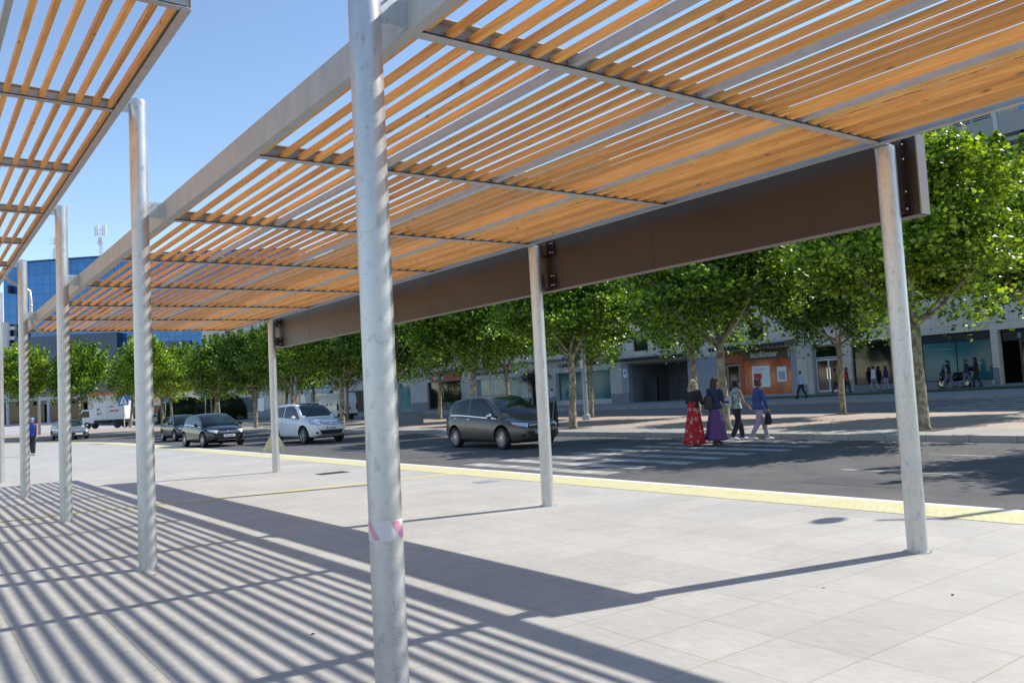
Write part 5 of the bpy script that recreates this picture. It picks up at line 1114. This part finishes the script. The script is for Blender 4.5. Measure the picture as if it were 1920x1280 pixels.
# white high-roof van, seen from behind, heading away
V = empty('van', (33.1, 73.6, .0), 'white high-roof van with its rear doors towards us, parked behind the white car', 'van', None, math.pi/2)
mb = MB(); st = [(-3.0, .0), (-2.98, 1), (1.4, 1), (2.2, .93), (2.55, .62), (3.0, .42), (3.05, .36)]
rings = []
for x, k in st:
    H_ = .5+2.05*k; wt = .88-.04*(1-k); zz = .42
    if k == 0: H_ = 2.5
    rings.append([(x, -1.0, zz), (x, -1.02, zz+.5), (x, -1.0, min(1.5, H_-.1)), (x, -wt, H_-.12), (x, -wt+.14, H_), (x, wt-.14, H_), (x, wt, H_-.12), (x, 1.0, min(1.5, H_-.1)), (x, 1.02, zz+.5), (x, 1.0, zz)])
mb.loft(rings); vb = mb.build('body', p_white, V, smooth=35)
mb = MB(); mb.prism([(1.55, 1.45), (2.45, 1.45), (2.2, 2.05), (1.6, 2.1)], 'y', 1.0, 1.012); mb.prism([(1.55, 1.45), (2.45, 1.45), (2.2, 2.05), (1.6, 2.1)], 'y', -1.012, -1.0); mb.build('cab_window', 'glass_car', V)
mb = MB(); mb.box(-3.03, -1.0, .38, -2.9, 1.0, .62); mb.box(-3.08, -.95, .42, -3.0, .95, .5); mb.build('rear_bumper', 'black', V)
mb = MB(); mb.box(-3.006, -.006, .65, -3.001, .006, 2.4); mb.box(-3.006, -.86, 2.38, -3.001, .86, 2.395); mb.build('rear_door_gap', 'black', V)
for s in (1, -1):
    mb = MB(); mb.box(-3.03, s*.88, .95, -2.9, s*1.035, 1.55); mb.build('tail_light', 'taillamp', V, bevel=.01)
    for xx in (-1.9, 2.0):
        mb = MB(); mb.lathe((xx, s*.78, .34), (0, s, 0), [(0, .3), (.02, .34), (.22, .34), (.25, .28), (.2, .2)], 20); wv = mb.build('wheel', 'black', V, smooth=40); mb = MB(); mb.lathe((xx, s*1.0, .34), (0, s, 0), [(0, .22), (.02, .21), (.03, .06)], 14); mb.build('rim', 'rim', wv)
    mb = MB(); mb.tube([(2.1, s*.98, 1.5), (2.1, s*1.2, 1.6)], .03, 6); mb.box(2.05, s*1.15, 1.35, 2.15, s*1.35, 1.8); mb.build('mirror', 'black', V)
for (y0, z0, w_, h_) in ((.45, 1.45, .28, .05), (-.1, 1.3, .5, .03), (-.1, 1.4, .4, .03)): mb = MB(); mb.box(-3.01, y0-w_/2, z0, -3.004, y0+w_/2, z0+h_); mb.build('lettering', 'lamp', V)
mb = MB(); mb.lathe((-3.004, .5, 1.5), (-1, 0, 0), [(0, .16), (.008, .16)], 14); mb.build('logo', 'awning', V)
mb = MB(); mb.box(-3.02, -.40, .98, -3.004, .0, 1.02); mb.box(-3.02, .05, .84, -3.004, .55, .95); mb.box(-3.03, -.35, 1.05, -3.004, -.2, 1.2); mb.build('number_plate', 'black', V)
mb = MB(); mb.box(-.9, 1.018, 1.4, -.7, 1.03, 1.6); mb.box(-1.9, 1.018, 1.4, -1.6, 1.03, 1.55); mb.build('side_marks', 'awning', V)
# white box truck
Tk = empty('box_truck', (20.9, 110, 0), 'white box truck with red and black lettering, parked beyond the bend at left', 'truck', None, R(143))
mb = MB(); mb.box(-1.6, -1.15, 1.05, 2.1, 1.15, 3.25); bxx = mb.build('cargo_box', p_white, Tk, bevel=.03)
mb = MB()
for s_ in (-1, 1): mb.box(.36, s_*1.151, 1.05, .44, s_*1.17, 3.24); mb.box(-1.6, s_*1.151, 1.05, 2.1, s_*1.17, 1.13)
mb.build('frame_trim', 'galv', bxx)
RT, UT = (-1, 0, 0), (0, 0, 1)
text('lettering', 'co\nparte', .52, 'letter_red', bxx, (.15, 1.18, 2.5), RT, UT, ext=.01); text('lettering', 'el\nart', .50, 'letter_black', bxx, (1.7, 1.18, 2.2), RT, UT, ext=.01)
mb = MB(); mb.prism([(2.15, .7), (4.0, .7), (4.05, 1.45), (3.6, 2.35), (2.15, 2.4)], 'y', -1.0, 1.0); cb = mb.build('cab', p_white, Tk, bevel=.05)
mb = MB(); mb.prism([(2.7, 1.45), (3.85, 1.45), (3.5, 2.2), (2.7, 2.2)], 'y', 1.003, 1.012); mb.prism([(2.7, 1.45), (3.85, 1.45), (3.5, 2.2), (2.7, 2.2)], 'y', -1.012, -1.003); mb.build('cab_window', 'glass_car', cb)
mb = MB(); mb.box(-1.5, -.9, .65, 2.6, .9, 1.0); mb.box(.2, .9, .5, 1.2, 1.05, .9); mb.build('chassis', 'black', Tk)
for xx in (-.7, 3.0):
    for s in (1, -1): mb = MB(); mb.lathe((xx, s*.8, .43), (0, s, 0), [(0, .38), (.03, .43), (.25, .43), (.28, .3)], 20); mb.build('wheel', 'black', Tk, smooth=40)
# scooter in front of the teal window
Sc = empty('scooter', (50.7, 24.0, pz(50.7, 24.0)), 'black maxi scooter with rear top box parked along the teal shop window', 'scooter', None, R(90))
for xx in (-.72, .72):
    mb = MB(); mb.lathe((xx, -.06, .27), (0, 1, 0), [(0, .2), (.02, .265), (.06, .28), (.10, .265), (.12, .2)], 24); wv = mb.build('wheel', 'black', Sc, smooth=40); mb = MB(); mb.lathe((xx, -.065, .27), (0, 1, 0), [(0, .17), (.13, .17)], 16); mb.build('rim', 'rim', wv)
mb = MB(); rg = []
for x, z0_, z1_, w_ in ((-1.0, .75, .85, .08), (-.8, .55, .92, .16), (-.4, .35, .85, .2), (0, .28, .80, .2), (.2, .28, .55, .2), (.38, .28, .60, .18), (.55, .45, 1.05, .2), (.68, .65, 1.1, .16), (.78, .75, .95, .08)):
    rg.append([(x, w_*math.cos(a), (z0_+z1_)/2+(z1_-z0_)/2*math.sin(a)) for a in [2*math.pi*k/12 for k in range(12)]])
mb.loft(rg); mb.build('body', p_black, Sc, smooth=True)
mb = MB(); mb.ell((-.35, 0, .86), (.42, .15, .07)); mb.build('seat', 'black', Sc, smooth=True)
mb = MB(); mb.ell((-1.0, 0, 1.08), (.22, .22, .16)); mb.build('top_box', p_black, Sc, smooth=True)
mb = MB(); mb.tube([(.72, .12, .27), (.62, .1, .8), (.52, 0, 1.1)], .03, 6); mb.tube([(.5, -.32, 1.12), (.52, 0, 1.08), (.5, .32, 1.12)], .02, 6); mb.build('handlebar', 'darkmetal', Sc)
mb = MB(); mb.quad((.62, -.2, 1.1), (.62, .2, 1.1), (.5, .16, 1.45), (.5, -.16, 1.45)); mb.box(.6, -.2, 1.05, .64, .2, 1.1); mb.build('windshield', 'glass_pale', Sc)
mb = MB(); mb.tube([(.2, .2, .3), (-.3, .22, .32), (-1.0, .22, .42)], .045, 8); mb.build('exhaust', 'galv', Sc)
mb = MB(); mb.ell((.72, 0, .58), (.2, .09, .05)); mb.build('front_mudguard', p_black, Sc, smooth=True)
# ------------------------------------------------------------------ street furniture
def pole(t, h, r, mat='lamp'): mb = MB(); mb.lathe((0, 0, 0), (0, 0, 1), [(0, r*1.6), (.25, r*1.6), (.3, r), (h, r*.7)], 16); return mb.build('pole', mat, t, smooth=40)
t = empty('lamp_post', (27.6, 31.2, .12), 'grey lamp post standing on the median between two plane trees', 'lamp post'); pole(t, 9.0, .13, 'lamp'); mb = MB(); mb.tube([(0, 0, 8.8), (-.8, 0, 9.1), (-1.6, 0, 9.15)], .05, 8); mb.build('arm', 'lamp', t); mb = MB(); mb.box(-2.2, -.14, 9.08, -1.6, .14, 9.2); mb.build('lamp_head', 'lamp', t, bevel=.03)
mb = MB(); mb.box(-.16, -.1, 2.6, -.13, .1, 3.0); mb.build('notice', 'signwhite', t)
t = empty('sign_post', (30.0, 42.9, .12), 'thin blue-grey pole with a flat bar on top, left of the second clinic window', 'pole'); mb = MB(); mb.tube([(0, 0, 0), (0, 0, 3.9)], .07, 10); mb.build('pole', 'lamp', t); mb = MB(); mb.box(-.03, -1.0, 3.9, .03, .2, 4.0); mb.build('bar', 'lamp', t)
t = empty('lamp_post', (27.5, 69.0, .12), 'pale lamp post behind the roof of the white sport utility car', 'lamp post'); pole(t, 9.0, .15, 'slab')
def curved_lamp(x, y, h, label, flip=1):
    t = empty('lamp_post', (x, y, 0), label, 'lamp post', None, -YAW); mb = MB(); mb.tube([(0, 0, 0), (0, 0, h-1.6), (-.15*flip, 0, h-.7), (-.7*flip, 0, h-.1), (-1.6*flip, 0, h), (-2.3*flip, 0, h-.25)], [.14, .09, .08, .07, .06, .05], 10); mb.build('pole', 'lamp', t, smooth=True); mb = MB(); mb.ell((-2.6*flip, 0, h-.38), (.4, .14, .09)); mb.build('lamp_head', 'slab', t, smooth=True)
curved_lamp(10.2, 88.0, 8.0, 'lamp post with curved arm standing on the far lawn between the two left slim posts')
curved_lamp(1.5, 98.0, 12.0, 'taller lamp post whose curved arm shows at the far left above the trees', -1)
def crossing_sign(x, y, s, h, label, fig=True, z=0.):
    t = empty('road_sign', (x, y, z), label, 'road sign', 'road signs', -YAW); mb = MB(); mb.tube([(0, 0, 0), (0, 0, h)], .05, 8); mb.build('pole', 'slab', t)
    mb = MB(); mb.box(-s/2, -.09, h-s, s/2, -.06, h); b_ = mb.build('sign_plate', 'signblue', t)
    if fig:
        mb = MB(); mb.prism([(-s*.40, h-s*.86), (s*.40, h-s*.86), (0, h-s*.12)], 'y', -.098, -.091); tr_ = mb.build('white_triangle', 'signwhite', b_)
        mb = MB(); mb.prism([(-s*.03, h-s*.50), (s*.05, h-s*.50), (s*.05, h-s*.34), (-s*.03, h-s*.34)], 'y', -.105, -.0985); mb.prism([(0, h-s*.52), (s*.05, h-s*.52), (s*.14, h-s*.82), (s*.08, h-s*.82)], 'y', -.105, -.0985); mb.prism([(-s*.02, h-s*.52), (s*.03, h-s*.52), (-s*.06, h-s*.82), (-s*.12, h-s*.82)], 'y', -.105, -.0985); mb.build('walker_symbol', 'letter_black', tr_)
    return t
crossing_sign(17.8, 89.5, 1.0, 3.5, 'square blue pedestrian crossing sign beside the white truck')
crossing_sign(29.9, 104, 1.0, 4.35, 'square blue sign on a pole right of the dark hedges', True)
crossing_sign(29.6, 122, .95, 4.0, 'pale blue square sign in front of the left hedge', False)
# yellow triangular roadworks sign on folding legs at the kerb, plaza side of the road
t = empty('warning_sign', (10.42, 28.2, -.03), 'yellow triangular roadworks board on folding legs behind the third street-side post', 'road sign', None, -YAW+.25)
mb = MB(); mb.prism([(-.42, .10), (.42, .10), (.05, .78), (-.05, .78)], 'y', -.012, .012); sp = mb.build('board', 'yellow', t)
mb = MB(); mb.prism([(-.10, .30), (.10, .30), (.10, .33), (-.10, .33)], 'y', -.016, -.0125); mb.build('marking', 'letter_black', sp)
for s in (1, -1): mb = MB(); mb.tube([(s*.10, .0, .7), (s*.32, -.02, 0)], .012, 6); mb.tube([(s*.08, .03, .65), (s*.28, .45, 0)], .012, 6); mb.build('leg', 'galv', t)
# slate A-board leaning by the tree
t = empty('a_board', (22.4, 27.6, .124), 'dark slate A-board standing on the median against the tree, right of the grey-brown car', 'sign board', None, -YAW)
for s in (1, -1):
    mb = MB(); mb.loft([[(-.30, s*.30, 0), (.30, s*.30, 0), (.30, s*.33, 0), (-.30, s*.33, 0)], [(-.26, s*.02, 1.05), (.26, s*.02, 1.05), (.26, s*.05, 1.05), (-.26, s*.05, 1.05)]]); pn = mb.build('panel', 'darkmetal' if s < 0 else 'bronze', t)
mb = MB(); mb.tube([(.0, -.5, 0), (.15, -.08, 1.05)], .012, 6); mb.build('stay', 'galv', t)
mb = MB(); mb.loft([[(-1.1, -.35, 0), (1.1, -.35, 0), (1.1, .35, 0), (-1.1, .35, 0)], [(-1.1, -.35, .66), (1.1, -.35, .66), (1.1, .35, .66), (-1.1, .35, .66)]]); mb.box(-1.14, -.39, .66, 1.14, .39, .74)
o = mb.build('stone_bench', 'plinth', bevel=.02); o.location = (24.1, 43.6, .12); o.rotation_euler = (0, 0, -YAW); tag(o, 'dark grey stone block bench on the median right of the nearest post', 'bench')
# second distant grass island with lawn
mb = MB()
for (x0, y0, x1, y1) in ((11.4, 6.2, 12.3, 8.0), (16.9, 18.6, 18.2, 19.4), (12.0, 24.5, 12.7, 27.5)): mb.add([(x0, y0, -.027), (x1, y0+.1, -.027), (x1-.05, y1, -.027), (x0+.03, y1-.06, -.027)], [(0, 1, 2, 3)])
structure('road_patch', mb, 'road_patch')
mb = grid([4, 30], [86, 92, 104, 122], lambda x, y: .02 if y > 90 else .0, lambda x, y: x+bend(y)*.8+6); structure('lawn', mb, 'grass')

t = empty('lamp_post', (15.5, 2.9, -.03), 'tall street lamp beyond the right edge whose head shades a patch of the plaza', 'lamp post'); pole(t, 6.4, .09); mb = MB(); mb.tube([(0, 0, 6.3), (-.4, .5, 6.45)], .04, 8); mb.build('arm', 'lamp', t); mb = MB(); mb.ell((-.7, .9, 6.45), (.28, .15, .05), 20, 8); mb.build('lamp_head', 'slab', t, smooth=True)
